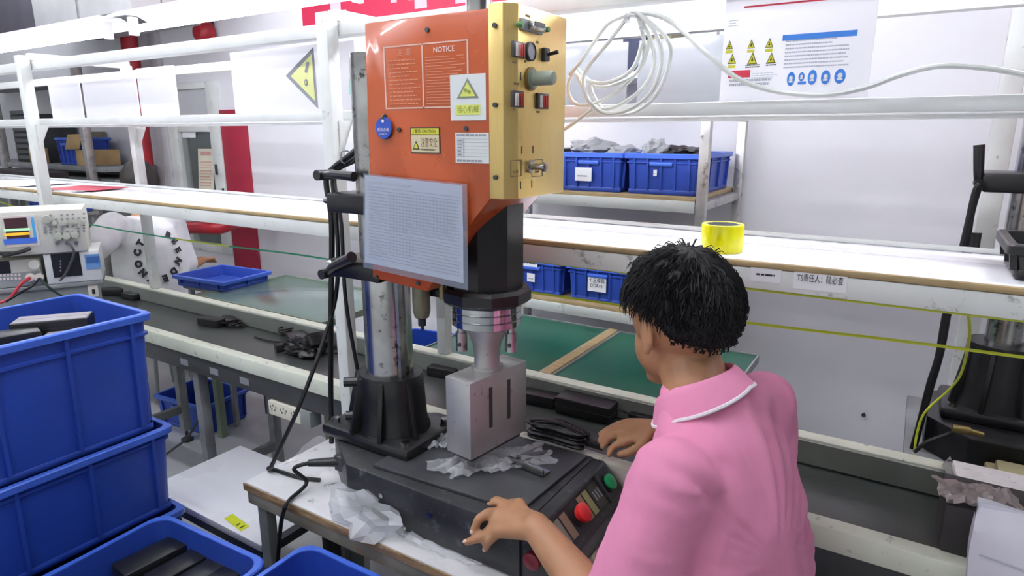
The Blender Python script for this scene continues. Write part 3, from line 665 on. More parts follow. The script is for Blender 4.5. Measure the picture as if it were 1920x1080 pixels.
table('side_table', 'green matted table beyond the wooden strip and behind the head', -.955, -.42, 1.765, 2.345, .762, M_green)
one('wood_strip', MB().box(-1.004, -.963, 1.765, 2.345, .735, .772, .003), M_wood, 'bare wooden strip between the two green tables', 'strip')
tray = make_crate('storage_bin', .40, .32, .06, tap=.01, ribs=(3, 3), cr=.012)
pc = Zp(402, 532, .80); place(tray, (pc.x - .12, 2.02, .76), math.radians(5), 'flat blue tray on the stand behind the belt beside the person in white', 'tray', 'blue bins around the line')
st = thing('tray_stand', 'grey stand carrying the flat blue tray', 'stand', (pc.x - .12, 2.02, 0))
obj('plate', MB().cbox((pc.x - .12, 2.02, .75), .34, .26, .018, .003), M_greyw, st)
for dx in (-.14, .14):
    for dy in (-.1, .1): obj('leg', MB().box(pc.x - .12 + dx - .012, pc.x - .12 + dx + .012, 2.02 + dy - .012, 2.02 + dy + .012, 0, .741), M_greyw, st)
b2 = copy_tree(bn); p_ = Zp(812, 640, .62); place(b2, (p_.x, p_.y, .45), .15, 'blue bin on a low stool seen between column and horn block', 'bin', 'blue bins around the line')
sl = thing('low_stool', 'low grey stool under the blue bin behind the belt', 'stool', (p_.x, p_.y, 0))
obj('seat', MB().cbox((p_.x, p_.y, .435), .34, .26, .025, .003), M_greyw, sl)
for dx in (-.14, .14):
    for dy in (-.1, .1): obj('leg', MB().box(p_.x + dx - .012, p_.x + dx + .012, p_.y + dy - .012, p_.y + dy + .012, 0, .422), M_greyw, sl)
# ================================================================== rack with bins against the wall
RX0, RX1, RY0, RY1 = -1.75, -.70, 2.40, 2.99
rk = thing('bin_rack', 'grey steel rack against the wall carrying blue bins on two boards', 'rack', ((RX0 + RX1) / 2, 2.7, 0))
obj('post', MB().box(RX1, RX1 + .036, RY0, RY0 + .036, 0, 1.95, .003), M_steelleg, rk)
for x in (RX0 - .036,): obj('post', MB().box(x, x + .036, RY0, RY0 + .036, 0, 1.5, .003), M_steelleg, rk)
for x in (RX0 - .036, RX1):
    p_ = obj('post', MB().box(x, x + .036, RY1 - .036, RY1, 0, 1.60, .003), M_steelleg, rk)
    obj('post_cap', MB().box(x - .003, x + .039, RY1 - .039, RY1 + .003, 1.60, 1.63, .004), M_wood, p_)
for z in (1.315, .842):
    obj('shelf_board', MB().box(RX0, RX1 - .002, RY0 + .002, RY1 - .002, z - .016, z, .002), M_wood, rk)
    obj('shelf_lip', MB().box(RX0, RX1 - .002, RY0 - .004, RY0 + .0015, z - .058, z - .014, .002), M_frame, rk)
    obj('shelf_side', MB().box(RX1 + .005, RX1 + .03, RY0 + .037, RY1 - .037, z - .05, z - .017, .002), M_steelleg, rk)
    obj('shelf_pan', MB().box(RX0, RX1 - .002, RY0 + .003, RY1 - .003, z - .022, z - .0165), mat('grey_underside', '#8f9294', .5), rk)
bproto = make_crate('storage_bin', .305, .50, .158, tap=.008, ribs=(5, 4), cr=.01, band=.22)
bins = [((-1.162, 2.68, 1.3155), 'left blue bin on the upper rack board with a white label', 1), ((-.8535, 2.68, 1.3155), 'right blue bin on the upper rack board with grey and black bags', 2),
        ((-1.43, 2.68, .8425), 'left blue bin on the lower rack board with two paper notes', 3), ((-1.105, 2.68, .8425), 'right blue bin on the lower rack board with a hanging white note', 4)]
for i, (loc, lab, k) in enumerate(bins):
    o = bproto if i == 0 else copy_tree(bproto)
    if i == 0: pending = [bproto]
    else: pending.append(o)
    place(o, loc, 0, lab, 'bin', 'blue bins on the wall rack')
def binlabel(bin_, u, z, w_, h_, s=None, y=-.25):
    L_ = bin_.location
    t, f = sheet('bin_label', None, 'label', (L_.x + u - w_/2, L_.y + y, L_.z + z + h_/2), (L_.x + u + w_/2, L_.y + y, L_.z + z + h_/2), (L_.x + u - w_/2, L_.y + y, L_.z + z - h_/2))
    if s: f.text(s, h_ * .34, .5, .45, M_ink, t, .85)
    else:
        mb = MB(); f.rows(mb, .15, .5, .85, .75, 1, .4); obj('printed_lines', mb, M_inkg, t, 0)
    return t
tag(binlabel(pending[0], -.02, .07, .075, .055), 'white label on the left bin of the upper rack board', 'label')
tag(binlabel(pending[1], -.02, .085, .014, .024), 'tiny white scrap on the right bin of the upper rack board', 'label')
tag(binlabel(pending[2], -.01, .14, .085, .05, '火牛模具'), 'white note with black characters on the lower left rack bin', 'label')
tag(binlabel(pending[2], 0, .075, .04, .038), 'small blank note below the lettered note on the lower left bin', 'label')
tag(binlabel(pending[3], .0, .085, .085, .066, '千玉模具\nDDR+1'), 'white hanging note with two lines on the lower right rack bin', 'label')
# crumpled bags in the bins
def crumple(name, c, r, m, label, cat='bag', seed=0, amp=.35, sub=4, sharp=2.2, flat=None, fsm=25):
    mb = MB(); bmesh.ops.create_icosphere(mb.bm, subdivisions=sub, radius=1)
    for v in mb.bm.verts:
        d = v.co.normalized(); q_ = d * sharp + V((seed * 7.1, seed * 3.3, seed))
        k = 1 + amp * (noise.noise(q_) + .5 * abs(noise.noise(q_ * 2.3)) + .35 * noise.noise(q_ * 4.7))
        p = V((d.x * r[0], d.y * r[1], d.z * r[2])) * k
        if flat is not None: p.z = max(p.z, -flat)
        v.co = V(c) + p
    return tag(obj(name, mb, m, None, fsm), label, cat)
M_bagg = mat('grey_bag', '#a9adb0', .3, alpha=.85, spec=.6); M_bagb = mat('black_bag', '#222326', .35)
crumple('plastic_bag', (-1.22, 2.60, 1.475), (.085, .14, .05), M_bagg, 'grey plastic bag bulging from the left upper bin', seed=1, flat=.05)
crumple('plastic_bag', (-1.08, 2.62, 1.46), (.06, .12, .04), M_bagg, 'crumpled grey bag at the right side of the left upper bin', seed=2, flat=.03)
crumple('plastic_bag', (-.92, 2.56, 1.475), (.05, .09, .05), M_bagg, 'pale knotted bag standing up in the right upper bin', seed=3, flat=.05)
crumple('plastic_bag', (-.83, 2.62, 1.465), (.09, .12, .035), M_bagb, 'black bag spilling over the right upper bin', seed=4, flat=.03)
crumple('plastic_bag', (-1.40, 2.62, .99), (.09, .12, .035), M_bagb, 'dark bag in the lower left rack bin', seed=5, flat=.03)
crumple('plastic_bag', (-1.08, 2.62, .985), (.08, .12, .03), M_bagg, 'pale bag in the lower right rack bin', seed=6, flat=.03)
obj_ = one('carton', MB().box(-1.42, -1.325, 2.44, 2.9, 1.3155, 1.47, .003), mat('grey_carton', '#8d8577', .7, var=.1), 'grey brown carton on the upper rack board left of the bins', 'carton')
lid_ = obj('lid', MB().box(-1.43, -1.325, 2.43, 2.91, 1.4705, 1.485, .002), M_black, obj_)
crumple('cable_heap', on_belt(572, 652, .74), (.075, .055, .038), M_black, 'dark heap of black cords under the leaning adapter', 'cords', seed=9, amp=.5, sub=4, sharp=2.4, flat=.027, fsm=30)
# small wall shelf seen through the gap between the acrylic boards
ws = thing('wall_shelf', 'white wall shelf with boxes seen between the acrylic boards', 'shelf', (-1.1, 2.9, 1.7))
za = Yp(1215, 132, 2.72).z
obj('board', MB().box(-1.32, -.93, 2.72, 3.04, za - .03, za, .002), M_white, ws); obj('bracket', MB().box(-1.30, -1.28, 2.8, 3.04, za - .12, za - .031).box(-.97, -.95, 2.8, 3.04, za - .12, za - .031), M_white, ws)
one('carton', MB().box(-1.05, -.945, 2.74, 3.0, za, za + .17, .003), mat('olive_carton', '#8c866c', .7), 'olive grey carton on the wall shelf between the acrylic boards', 'carton')
one('document_box', MB().box(-1.16, -1.06, 2.74, 3.0, za, za + .15, .003), mat('navy_box', '#2c3350', .5), 'dark navy box on the wall shelf beside the olive carton', 'box')
tp = thing('tape_roll', 'roll of yellow packing tape on the shelf behind the head', 'tape', Zp(1352, 470, 1.2976))
obj('film', MB().lathe([(.044, 0), (.045, .002), (.045, .058), (.044, .06), (.0362, .06), (.0362, 0), (.044, 0)], Zp(1352, 470, 1.2976), (0, 0, 1), 40, cap=False), M_tape, tp)
obj('core', MB().lathe([(.0358, .001), (.0358, .059), (.033, .059), (.033, .001), (.0358, .001)], Zp(1352, 470, 1.2976), (0, 0, 1), 32, cap=False), M_greyw, tp)
# ================================================================== the orange ultrasonic press
CY = 1.11; zb = .80
HX, HY = -.7805, 1.133                       # axis of the press head
CX = -1.058                                  # axis of the column
pr = thing('ultrasonic_press', 'tall orange and gold ultrasonic welding press with chrome column on a black base', 'press', (-.9, CY, bz))
# base
plan = [(-.575, .94), (-1.05, .94), (-1.215, 1.055), (-1.215, 1.165), (-1.05, 1.28), (-.575, 1.28)]
obj('base', MB().prism([(x, y, bz + .006) for x, y in plan], (0, 0, zb - bz - .006), .004), M_basem, pr)
for x, y in ((-1.0, .97), (-1.0, 1.25), (-.62, .97), (-.62, 1.25)): obj('rubber_foot', MB().cyl((x, y, bz), (x, y, bz + .006), .02), M_black, pr)
# sloped control end
sl_ = [(-.5745, zb), (-.545, zb), (-.492, .742), (-.485, .735), (-.485, bz + .006), (-.5745, bz + .006)]
ce = obj('control_end', MB().prism([(x, .945, z) for x, z in sl_], (0, .33, 0), .003), M_basem, pr)
n_ = V((.058, 0, .053)).normalized(); d_ = V((.053, 0, -.058)).normalized()
pc0 = V((-.545, 0, zb)) + d_ * .0393
def onpanel(y, s=0, h=0): return V((pc0.x, y, pc0.z)) + d_ * s + n_ * h
def pplate(y0, y1, m, name, h=.0012, s=.027): return obj(name, MB().prism([onpanel(y0, -s), onpanel(y0, s), onpanel(y1, s), onpanel(y1, -s)], n_ * h), m, pr, 0)
pplate(.955, 1.265, M_black, 'panel_plate', .0012, .034)
for y0, y1, m in ((1.005, 1.022, mat('plate_grey', '#74786a', .4)), (1.028, 1.050, mat('plate_tan', '#7f6d5a', .4)), (1.105, 1.125, mat('plate_tan2', '#8a7059', .4)), (1.130, 1.150, mat('plate_lime', '#87895a', .4)), (1.156, 1.196, mat('plate_dark', '#35382f', .4))):
    pplate(y0, y1, m, 'name_plate', .0022)
mb = MB()
for k in range(3): mb.prism([onpanel(1.163 + k * .011, -.012, .0025), onpanel(1.163 + k * .011, .010, .0025), onpanel(1.167 + k * .011, .010, .0025), onpanel(1.167 + k * .011, -.012, .0025)], n_ * .0004)
obj('plate_print', mb, M_inkg, pr, 0)
def button(y, r, m, name, h):
    c = onpanel(y, 0, .001); b_ = obj(name, MB().lathe([(r * .75, 0), (r * .75, h * .5), (r, h * .55), (r, h * .9), (r * .85, h), (0.001, h + .002)], c, n_, 24), m, pr)
    obj('bezel', MB().lathe([(r * 1.15, 0), (r * 1.15, .004), (r * .8, .005)], c, n_, 24), M_black, b_)
button(1.082, .020, mat('red_button', '#c21d20', .35), 'stop_button', .024)
button(1.232, .018, mat('green_button', '#0f9155', .35), 'start_button', .014)
obj('divider', MB().prism([onpanel(1.2, -.034, .001), onpanel(1.2, .034, .001), onpanel(1.206, .034, .001), onpanel(1.206, -.034, .001)], n_ * .006), M_basem, pr, 0)
# palm button recess on the near side, plate, screws
obj('side_button', MB().lathe([(.018, 0), (.018, .01), (.012, .013), (.001, .014)], (-.545, .944, .742), (0, -1, 0), 20), mat('dark_red_button', '#6d1020', .4), pr)
for x in (-.80, -.94): obj('screw', MB().cyl((x, .94, .755), (x, .936, .755), .006, n=12), M_chromew, pr)
obj('bolster_plate', MB().prism([(-.985, .962, zb + .0002), (-.60, .985, zb + .0002), (-.585, 1.265, zb + .0002), (-.985, 1.262, zb + .0002)], (0, 0, .008), .0015), M_plate, pr)
# column casting
cast = MB()
def oval(rx, ry, z, cx=CX, n=24): return [(cx + rx * math.cos(2*math.pi*i/n), CY + ry * math.sin(2*math.pi*i/n), z) for i in range(n)]
cast.loft([oval(.108, .09, zb + .001), oval(.105, .088, zb + .03), oval(.094, .08, zb + .06), oval(.09, .078, zb + .12), oval(.088, .077, zb + .165), oval(.084, .073, zb + .175)])
cst = obj('column_casting', cast, M_blackp, pr)
obj('casting_flange', MB().box(CX - .155, CX + .135, CY - .10, CY + .10, zb + .001, zb + .034, .012), M_blackp, cst)
for dx, dy in ((-.13, -.07), (.11, -.075), (-.13, .075), (.11, .075)): obj('flange_bolt', MB().cyl((CX + dx, CY + dy, zb + .034), (CX + dx, CY + dy, zb + .044), .011, n=6), M_chromew, cst)
for a in (200, 245, 290, 335):
    a = math.radians(a); cx_, cy_ = math.cos(a), math.sin(a)
    obj('casting_rib', MB().prism([(CX + cx_ * .075, CY + cy_ * .066, zb + .03), (CX + cx_ * .125, CY + cy_ * .11, zb + .03), (CX + cx_ * .092, CY + cy_ * .081, zb + .17), (CX + cx_ * .075, CY + cy_ * .066, zb + .17)], (-cy_ * .012, cx_ * .012, 0), .002), M_blackp, cst)
for z in (zb + .06, zb + .15): obj('clamp_bolt', MB().cyl((CX - .06, CY - .05, z), (CX - .088, CY - .073, z), .012, n=10), M_blackp, cst)
obj('column', MB().lathe([(.058, zb + .17), (.0575, 1.72)], (CX, CY, 0), (0, 0, 1), 40), M_chromew, pr)
obj('rack_strip', MB().box(CX + .055, CX + .064, CY - .03, CY - .015, zb + .176, 1.25), M_chromew, pr)
# clamp brackets and levers on the column
M_lever = mat('lever_plastic', '#232326', .35, var=.2, vscale=20)
for z, zz in ((1.395, 0), (1.243, 0)):
    br = obj('clamp_bracket', MB().box(CX - .095, CX + .06, CY - .085, CY + .085, z - .022, z + .022, .006), M_blackp, pr)
    obj('clamp_bolt', MB().cyl((CX - .09, CY - .05, z), (CX - .135, CY - .05, z), .008, n=10), M_chromew, br)
h0 = Yp(606, 328, 1.04); h1 = Yp(664, 331, 1.02)
lv = obj('clamp_lever', MB().cyl(h0 - V((0, .02, 0)), h0 + V((0, .03, 0)), .012, n=14).tube([h0, h0 * .6 + h1 * .4 + V((0, -.01, .003)), h1], lambda t: .007 + .004 * t, 10, 5), M_lever, pr)
h0 = Yp(614, 512, 1.04); h1 = Yp(660, 482, 1.0)
lv = obj('clamp_lever', MB().cyl(h0 - V((0, .02, 0)), h0 + V((0, .03, 0)), .012, n=14).tube([h0, h0 * .6 + h1 * .4 + V((0, -.01, .003)), h1], lambda t: .008 + .005 * t, 10, 5).tube([h0, h0 + V((.06, .03, 0)), (CX - .05, CY - .05, 1.245)], .008, 8, 4), M_lever, pr)
# orange cover
OY0, OY1 = 1.01, 1.21
side = [(-.988, 1.766), (-.682, 1.766), (-.682, 1.43), (-.735, 1.375), (-.80, 1.292), (-.848, 1.226), (-1.002, 1.238)]
obj('cover', MB().prism([(x, OY0, z) for x, z in side], (0, OY1 - OY0, 0), .0025), M_orange, pr)
for px_, py_ in ((749, 243), (875, 241), (802, 56), (707, 519), (785, 531), (722, 218)):
    p_ = Yp(px_, py_, OY0); obj('screw', MB().cyl(p_, p_ - V((0, .004, 0)), .0045, n=12), M_dark, pr)
# gold front panel
gp = [(-.683, 1.005), (-.652, 1.005), (-.634, 1.028), (-.634, 1.211), (-.683, 1.211)]
gz0, gz1 = 1.43, 1.772
gold = obj('gold_panel', MB().prism([(x, y, gz0) for x, y in gp], (0, 0, gz1 - gz0), .0015), M_gold, pr)
for z in (1.735, 1.60, 1.47): obj('screw', MB().cyl((-.668, 1.005, z), (-.668, 1.001, z), .0045, n=12), M_dark, gold)
GX = -.634
def G(px_, py_): return Xp(px_, py_, GX)
def gbox(p0, p1, m, name, h=.004, bev=.001, par=None):
    a, b = G(*p0), G(*p1); return obj(name, MB().box(GX - .0005, GX + h, a.y, b.y, b.z, a.z, bev), m, par or gold)
m_ = gbox((974, 33), (1015, 66), M_greyw, 'data_port', .004)
a, b = G(985, 40), G(1010, 62)
obj('connector', MB().box(GX + .004, GX + .016, a.y, b.y, b.z, a.z, .003), M_chromew, m_); obj('socket_slot', MB().box(GX + .016, GX + .0175, a.y + .006, b.y - .006, b.z + .006, b.z + .014), M_dark, m_)
for p_ in ((970, 46), (1019, 56)): obj('jack_screw', MB().cyl(G(*p_), G(*p_) + V((.012, 0, 0)), .005, n=10), mat('green_brass', '#4f7a4a', .4, .5), gold)
for p0, p1 in (((958, 76), (980, 110)), ((957, 169), (978, 202)), ((1004, 174), (1024, 205))):
    w_ = gbox(p0, p1, mat('thumbwheel_frame', '#3a3230', .4), 'thumbwheel_switch', .006); a, b = G(*p0), G(*p1)
    for k in range(5):
        y = a.y + (b.y - a.y) * (.18 + .16 * k); zc = (a.z + b.z) / 2
        obj('wheel', MB().box(GX + .006, GX + .0085, y - .0016, y + .0016, zc - .012, zc + .010, .0005), [M_inkw, mat('wheel_red', '#b5372c', .4)][k > 1], w_)
c = G(992, 97)
ga = obj('dial_gauge', MB().lathe([(.017, 0), (.017, .006), (.0145, .007), (.0145, .0045), (.001, .0045)], c, (1, 0, 0), 30), M_dark, gold)
obj('dial_face', MB().lathe([(.0143, .0046), (.001, .0052)], c, (1, 0, 0), 30), mat('dial_grey', '#a9a9b4', .3), ga)
c = G(1021, 103); tg = obj('toggle_switch', MB().box(GX, GX + .008, c.y - .012, c.y + .008, c.z - .012, c.z + .012, .002), M_dark, gold)
obj('lever', MB().cyl(c + V((.006, 0, 0)), c + V((.028, .002, .004)), .003, .004, 8), M_black, tg)
c = G(994, 148)
kn = obj('regulator_knob', MB().lathe([(.018, 0), (.018, .008), (.013, .009), (.013, .046), (.011, .050), (.001, .051)], c, (1, 0, 0), 26), mat('grey_green_knob', '#8a9484', .35), gold)
obj('collar', MB().lathe([(.021, 0), (.021, .005), (.016, .006)], c, (1, 0, 0), 26), mat('brass', '#8e7a49', .4, .7), kn)
c = G(992, 312)
kk = obj('throttle_valve', MB().lathe([(.0125, 0), (.0125, .006), (.006, .007), (.006, .030), (.009, .031), (.009, .036), (.001, .037)], c, (1, 0, 0), 18), M_chromew, gold)
mk = MB()
for p_ in ((978, 281), (999, 280), (976, 347), (997, 345), (976, 143)):
    a = G(*p_); mk.box(GX + .0002, GX + .0008, a.y - .001, a.y + .001, a.z - .007, a.z + .007)
for p0, p1 in (((957, 301), (977, 330)), ((997, 300), (1017, 330))):
    a, b = G(*p0), G(*p1)
    for y0, y1, z0_, z1_ in ((a.y, b.y, a.z - .0008, a.z), (a.y, b.y, b.z, b.z + .0008), (a.y, a.y + .001, b.z, a.z), (b.y - .001, b.y, b.z, a.z)): mk.box(GX + .0002, GX + .0008, y0, y1, z0_, z1_)
obj('printed_marks', mk, M_ink, gold, 0)
pm = MB()
for p_, n2 in (((965, 117), 3), ((987, 116), 2), ((966, 205), 2), ((1010, 210), 3), ((968, 157), 4), ((990, 30), 4), ((1010, 80), 2), ((967, 322), 4), ((1007, 322), 4)):
    a = G(*p_)
    for k in range(n2): pm.box(GX + .0002, GX + .0007, a.y - .009 + k * .0045, a.y - .006 + k * .0045, a.z - .002, a.z + .002)
obj('caption_print', pm, mat('brown_ink', '#7b6334', .5), gold, 0)
# press head: hexagonal black housing, flange, chrome rings, booster
def ngon(r, z, n=8, cx=HX, cy=HY, a0=22.5): return [(cx + r * math.cos(math.radians(a0) + 2*math.pi*i/n), cy + r * math.sin(math.radians(a0) + 2*math.pi*i/n), z) for i in range(n)]
obj('head_housing', MB().loft([ngon(.082, 1.225), ngon(.082, 1.45)]).box(HX - .09, HX - .0, HY - .07, HY + .07, 1.23, 1.45), M_blackp, pr, 20)
obj('head_flange', MB().loft([ngon(.088, 1.188, 10), ngon(.10, 1.197, 10), ngon(.10, 1.218, 10), ngon(.092, 1.226, 10)]).box(HX - .13, HX - .03, HY - .06, HY + .06, 1.196, 1.216, .004), M_blackp, pr, 20)
ring = MB()
for k in range(3): ring.lathe([(.0765, 1.139 + k * .0165), (.0785, 1.1405 + k * .0165), (.0785, 1.1535 + k * .0165), (.0765, 1.155 + k * .0165)], (HX, HY, 0), (0, 0, 1), 48)
obj('chrome_rings', ring, M_chrome, pr)
obj('booster', MB().lathe([(.048, 1.138), (.044, 1.12), (.032, 1.09), (.029, 1.065), (.029, 1.04), (.036, 1.0385), (.036, 1.031)], (HX, HY, 0), (0, 0, 1), 36), M_alu, pr)
for dx, dy in ((-.045, -.035), (.052, .02)):
    lk = obj('lock_bolt', MB().cyl((HX + dx, HY + dy, 1.075), (HX + dx, HY + dy, 1.118), .013, n=18).cyl((HX + dx, HY + dy, 1.118), (HX + dx, HY + dy, 1.138), .009, n=12), M_chromew, pr)
    obj('bolt_hole', MB().cyl((HX + dx + .004, HY + dy - .0128, 1.092), (HX + dx + .004, HY + dy - .0135, 1.092), .005, n=10), M_dark, lk)
# horn block
hr = Matrix.Translation((HX, HY, 0)) @ rotz(math.radians(-8)); hz0, hz1 = .851, 1.0305
hb = MB().box(-.0375, .0375, -.0962, .0962, hz0, hz1, .002, hr); horn = obj('horn_block', hb, M_alu, pr)
for y in (-.03, .032): obj('slot', MB().box(.0371, .0380, y - .0055, y + .0055, hz0 + .055, hz1 - .028, 0, hr), M_alud, horn)
None and obj('slot_end', MB().box(-.012, .012, -.0945, -.0936, hz0 + .05, hz1 - .05, 0, hr), mat('slot_shade', '#8e8d8c', .5, .6), horn)
obj('welding_face', MB().box(-.028, .028, -.085, .085, hz0 - .012, hz0 - .0003, .001, hr), M_dark, horn)
# air filter bowl and fittings under the cover
fx = Yp(790, 560, 1.06)
fl = obj('air_filter', MB().lathe([(.017, 1.236), (.020, 1.22), (.020, 1.165), (.016, 1.15), (.010, 1.146)], (fx.x, 1.06, 0), (0, 0, 1), 22), mat('smoked_bowl', '#77745f', .2, .2), pr)
obj('drain_nut', MB().lathe([(.009, 1.13), (.009, 1.145), (.004, 1.146)], (fx.x, 1.06, 0), (0, 0, 1), 10).cyl((fx.x, 1.06, 1.118), (fx.x, 1.06, 1.13), .004, n=8), M_black, fl)
fx2 = Yp(829, 540, 1.06); obj('air_fitting', MB().cyl((fx2.x, 1.06, 1.2), (fx2.x, 1.06, 1.245), .007, n=12), mat('brass2', '#8f8460', .35, .6), pr)
tpx = Yp(898, 10, 1.10); obj('top_knob', MB().cyl((tpx.x, 1.10, 1.767), (tpx.x, 1.10, 1.85), .026, n=24), M_chromew, pr)
obj('back_plate', MB().box(-1.005, -.99, OY0 + .03, OY1 - .03, 1.40, 1.70, .003), M_steelleg, pr)
# printing and stickers on the orange cover
def OF(tl_, tr_, bl_, Y=OY0, off=.0006):
    a, b, c = Yp(*tl_, Y), Yp(*tr_, Y), Yp(*bl_, Y); x0, x1, zt_, zb_ = (a.x + c.x) / 2, b.x, (a.z + b.z) / 2, c.z
    return Flat((x0, Y, zt_), (x1, Y, zt_), (x0, Y, zb_), off)
f = OF((720, 88), (878, 73), (722, 205))
mb = MB(); f.frame(mb, 0, 0, 1, 1, .018, .022); f.rect(mb, .47, .0, .487, 1.0); obj('notice_frame', mb, mat('pale_print', '#dcb4a4', .5), pr, 0)
mb = MB(); f.rows(mb, .06, .20, .44, .95, 12, .28, short=.5); f.rows(mb, .51, .20, .96, .95, 17, .22, short=.2, dash=.4); obj('notice_lines', mb, mat('faint_print', '#d48a6c', .5), pr, 0)
f.text('NOTICE', .014, .73, .12, M_inkw, pr); f.text('注  意', .015, .26, .12, mat('faint_print2', '#d99a80', .5), pr)
def sticker(name, label, quad, m, off=.0012):
    g = OF(*quad); a = g.o; t_ = thing(name, label, 'sticker', g.at(.5, 1, 0))
    obj('sheet', MB().prism([g.at(0, 0, 0), g.at(0, 1, 0), g.at(1, 1, 0), g.at(1, 0, 0)], g.n * .001), m, t_, 0); g.off = .0016
    return t_, g
t, g = sticker('warning_sticker', 'white warning plate with a yellow triangle on the orange cover', ((845, 141), (911, 137), (845, 226)), mat('sticker_white', '#d9dedd', .3))
mb = MB(); g.tri(mb, .5, .30, .62, .44); obj('triangle_border', mb, mat('sticker_grey', '#7f8578', .5), t, 0)
mb = MB(); g.tri(mb, .5, .325, .44, .31, 1.3); g.rect(mb, .15, .66, .85, .88); obj('yellow_fields', mb, mat('sticker_yellow', '#d6df6a', .5), t, 0)
mb = MB(); g.disc(mb, .45, .34, .05, .04, 1.6, 10); g.disc(mb, .55, .38, .05, .04, 1.6, 10); obj('gear_symbols', mb, mat('sticker_olive', '#8c9147', .5), t, 0)
g.text('当心机械', .014, .5, .77, mat('sticker_olive', '#8c9147', .5), t, .6)
t, g = sticker('caution_sticker', 'yellow edged caution sticker reading 注意安全 on the orange cover', ((770, 240), (825, 238), (771, 287)), M_ink)
mb = MB(); g.rect(mb, .03, .03, .97, .26); obj('yellow_band', mb, mat('band_yellow', '#cfca3a', .4), t, 0)
mb = MB(); g.rect(mb, .03, .29, .97, .96); obj('cream_field', mb, mat('field_cream', '#cfc5a0', .4), t, 0)
mb = MB(); g.tri(mb, .2, .68, .24, .34, 1.3); obj('triangle_border', mb, M_ink, t, 0); mb = MB(); g.tri(mb, .2, .70, .16, .22, 1.6); obj('triangle_field', mb, M_yel, t, 0)
g.text('注意安全', .019, .64, .60, mat('maroon_ink', '#7a4a3c', .5), t, .56); g.text('! 警告 CAUTION', .008, .5, .15, M_ink, t, .8)
mb = MB(); g.rows(mb, .36, .80, .92, .92, 1, .5); obj('small_print', mb, M_inkg, t, 0)
t, g = sticker('spec_label', 'white specification label with ruled rows low on the orange cover', ((854, 249), (917, 249), (855, 305)), mat('spec_white', '#d5d9d8', .4))
mb = MB(); g.rows(mb, .05, .02, .95, .12, 1, .6); g.rows(mb, .05, .86, .95, .98, 1, .5)
for k in range(6): g.rect(mb, .03, .2 + k * .115, .97, .21 + k * .115)
g.rect(mb, .25, .2, .265, .78); g.rows(mb, .06, .2, .22, .78, 5, .4); obj('printed_table', mb, M_inkg, t, 0)
# blue round tag hanging on the cover
ct = Yp(720, 240, OY0 - .004)
tg_ = thing('round_tag', 'blue round tag hanging on the orange cover', 'tag', ct - V((0, 0, .025)))
obj('disc', MB().lathe([(.001, 0), (.0215, 0), (.0225, .002), (.0215, .004), (.001, .0042)], ct + V((0, .002, 0)), (0, -1, 0), 30), mat('tag_blue', '#2c4fb0', .35), tg_)
obj('grommet', MB().lathe([(.0035, .0043), (.0035, .0052), (.0015, .0052)], ct + V((0, .002, .014)), (0, -1, 0), 12), M_inkw, tg_)
text('质检合格', .008, ct + V((0, -.0024, -.004)), (1, 0, 0), (0, 0, 1), M_inkw, tg_, .0004, maxw=.034); text('QUALITY', .005, ct + V((0, -.0024, -.012)), (1, 0, 0), (0, 0, 1), M_inkw, tg_, .0004, maxw=.026)
obj('hook', MB().tube([ct + V((0, -.001, .016)), ct + V((0, -.004, .022)), ct + V((0, .002, .028))], .0015, 6, 4), mat('brass', '#8e7a49'), tg_)
# instruction sheet in a clear sleeve
Ys = OY0 - .018
tl, tr, bl, br_ = Yp(682, 325, Ys + .004), Yp(876, 345, Ys), Yp(682, 501, Ys + .004), Yp(878, 544, Ys)
tr = tl + (tr - tl); bl = tl + (bl - tl)
t = thing('instruction_sheet', 'grid ruled instruction sheet in a clear sleeve hung on the press', 'document', (bl + br_) / 2)
nn = (tr - tl).cross(tl - bl).normalized()
e = .012
uu, vv = (tr - tl).normalized(), (bl - tl).normalized(); u2, v2 = (br_ - bl).normalized(), (br_ - tr).normalized()
obj('sheet', MB().prism([tl + (uu + vv) * e * .3, bl + u2 * e * .3 - vv * e, br_ - (u2 + v2) * e, tr - uu * e + v2 * e * .3], -nn * .001), mat('sheet_white', '#d2d8e4', .45), t, 0)
obj('sleeve', MB().prism([tl, bl, br_, tr], nn * .0012), mat('sleeve_film', '#aab6cc', .1, alpha=.22, spec=.9), t, 0)
class Quad(Flat):
    def __init__(s, tl, tr, br, bl, n, off): s.p = (tl, tr, br, bl); s.n = n; s.off = off; s.u = tr - tl; s.v = bl - tl
    def at(s, u, v, k=1):
        a = s.p[0].lerp(s.p[1], u); b = s.p[3].lerp(s.p[2], u); return a.lerp(b, v) + s.n * s.off * k
g = Quad(tl + (uu + vv) * e * .3, tr - uu * e + v2 * e * .3, br_ - (u2 + v2) * e, bl + u2 * e * .3 - vv * e, nn, .0004)
mb = MB()
for k in range(24): v = .12 + k * .035; g.rect(mb, .04, v, .97, v + .004)
for k in range(20): u = .28 + k * .034; g.rect(mb, u, .16, u + .003, .60 if k < 6 else .52)
for k in range(8): u = .28 + k * .034; g.rect(mb, u, .62, u + .003, .86)
obj('ruled_grid', mb, mat('grid_ink', '#8d96a8', .5), t, 0)
mb = MB(); g.rows(mb, .04, .05, .5, .09, 1, .5); g.rows(mb, .06, .13, .26, .9, 20, .35, short=.6, dash=.05); g.rows(mb, .30, .17, .95, .58, 12, .3, dash=.012, short=.1); g.rows(mb, .55, .62, .95, .95, 9, .25, short=.5); obj('printed_lines', mb, M_inkl, t, 0)
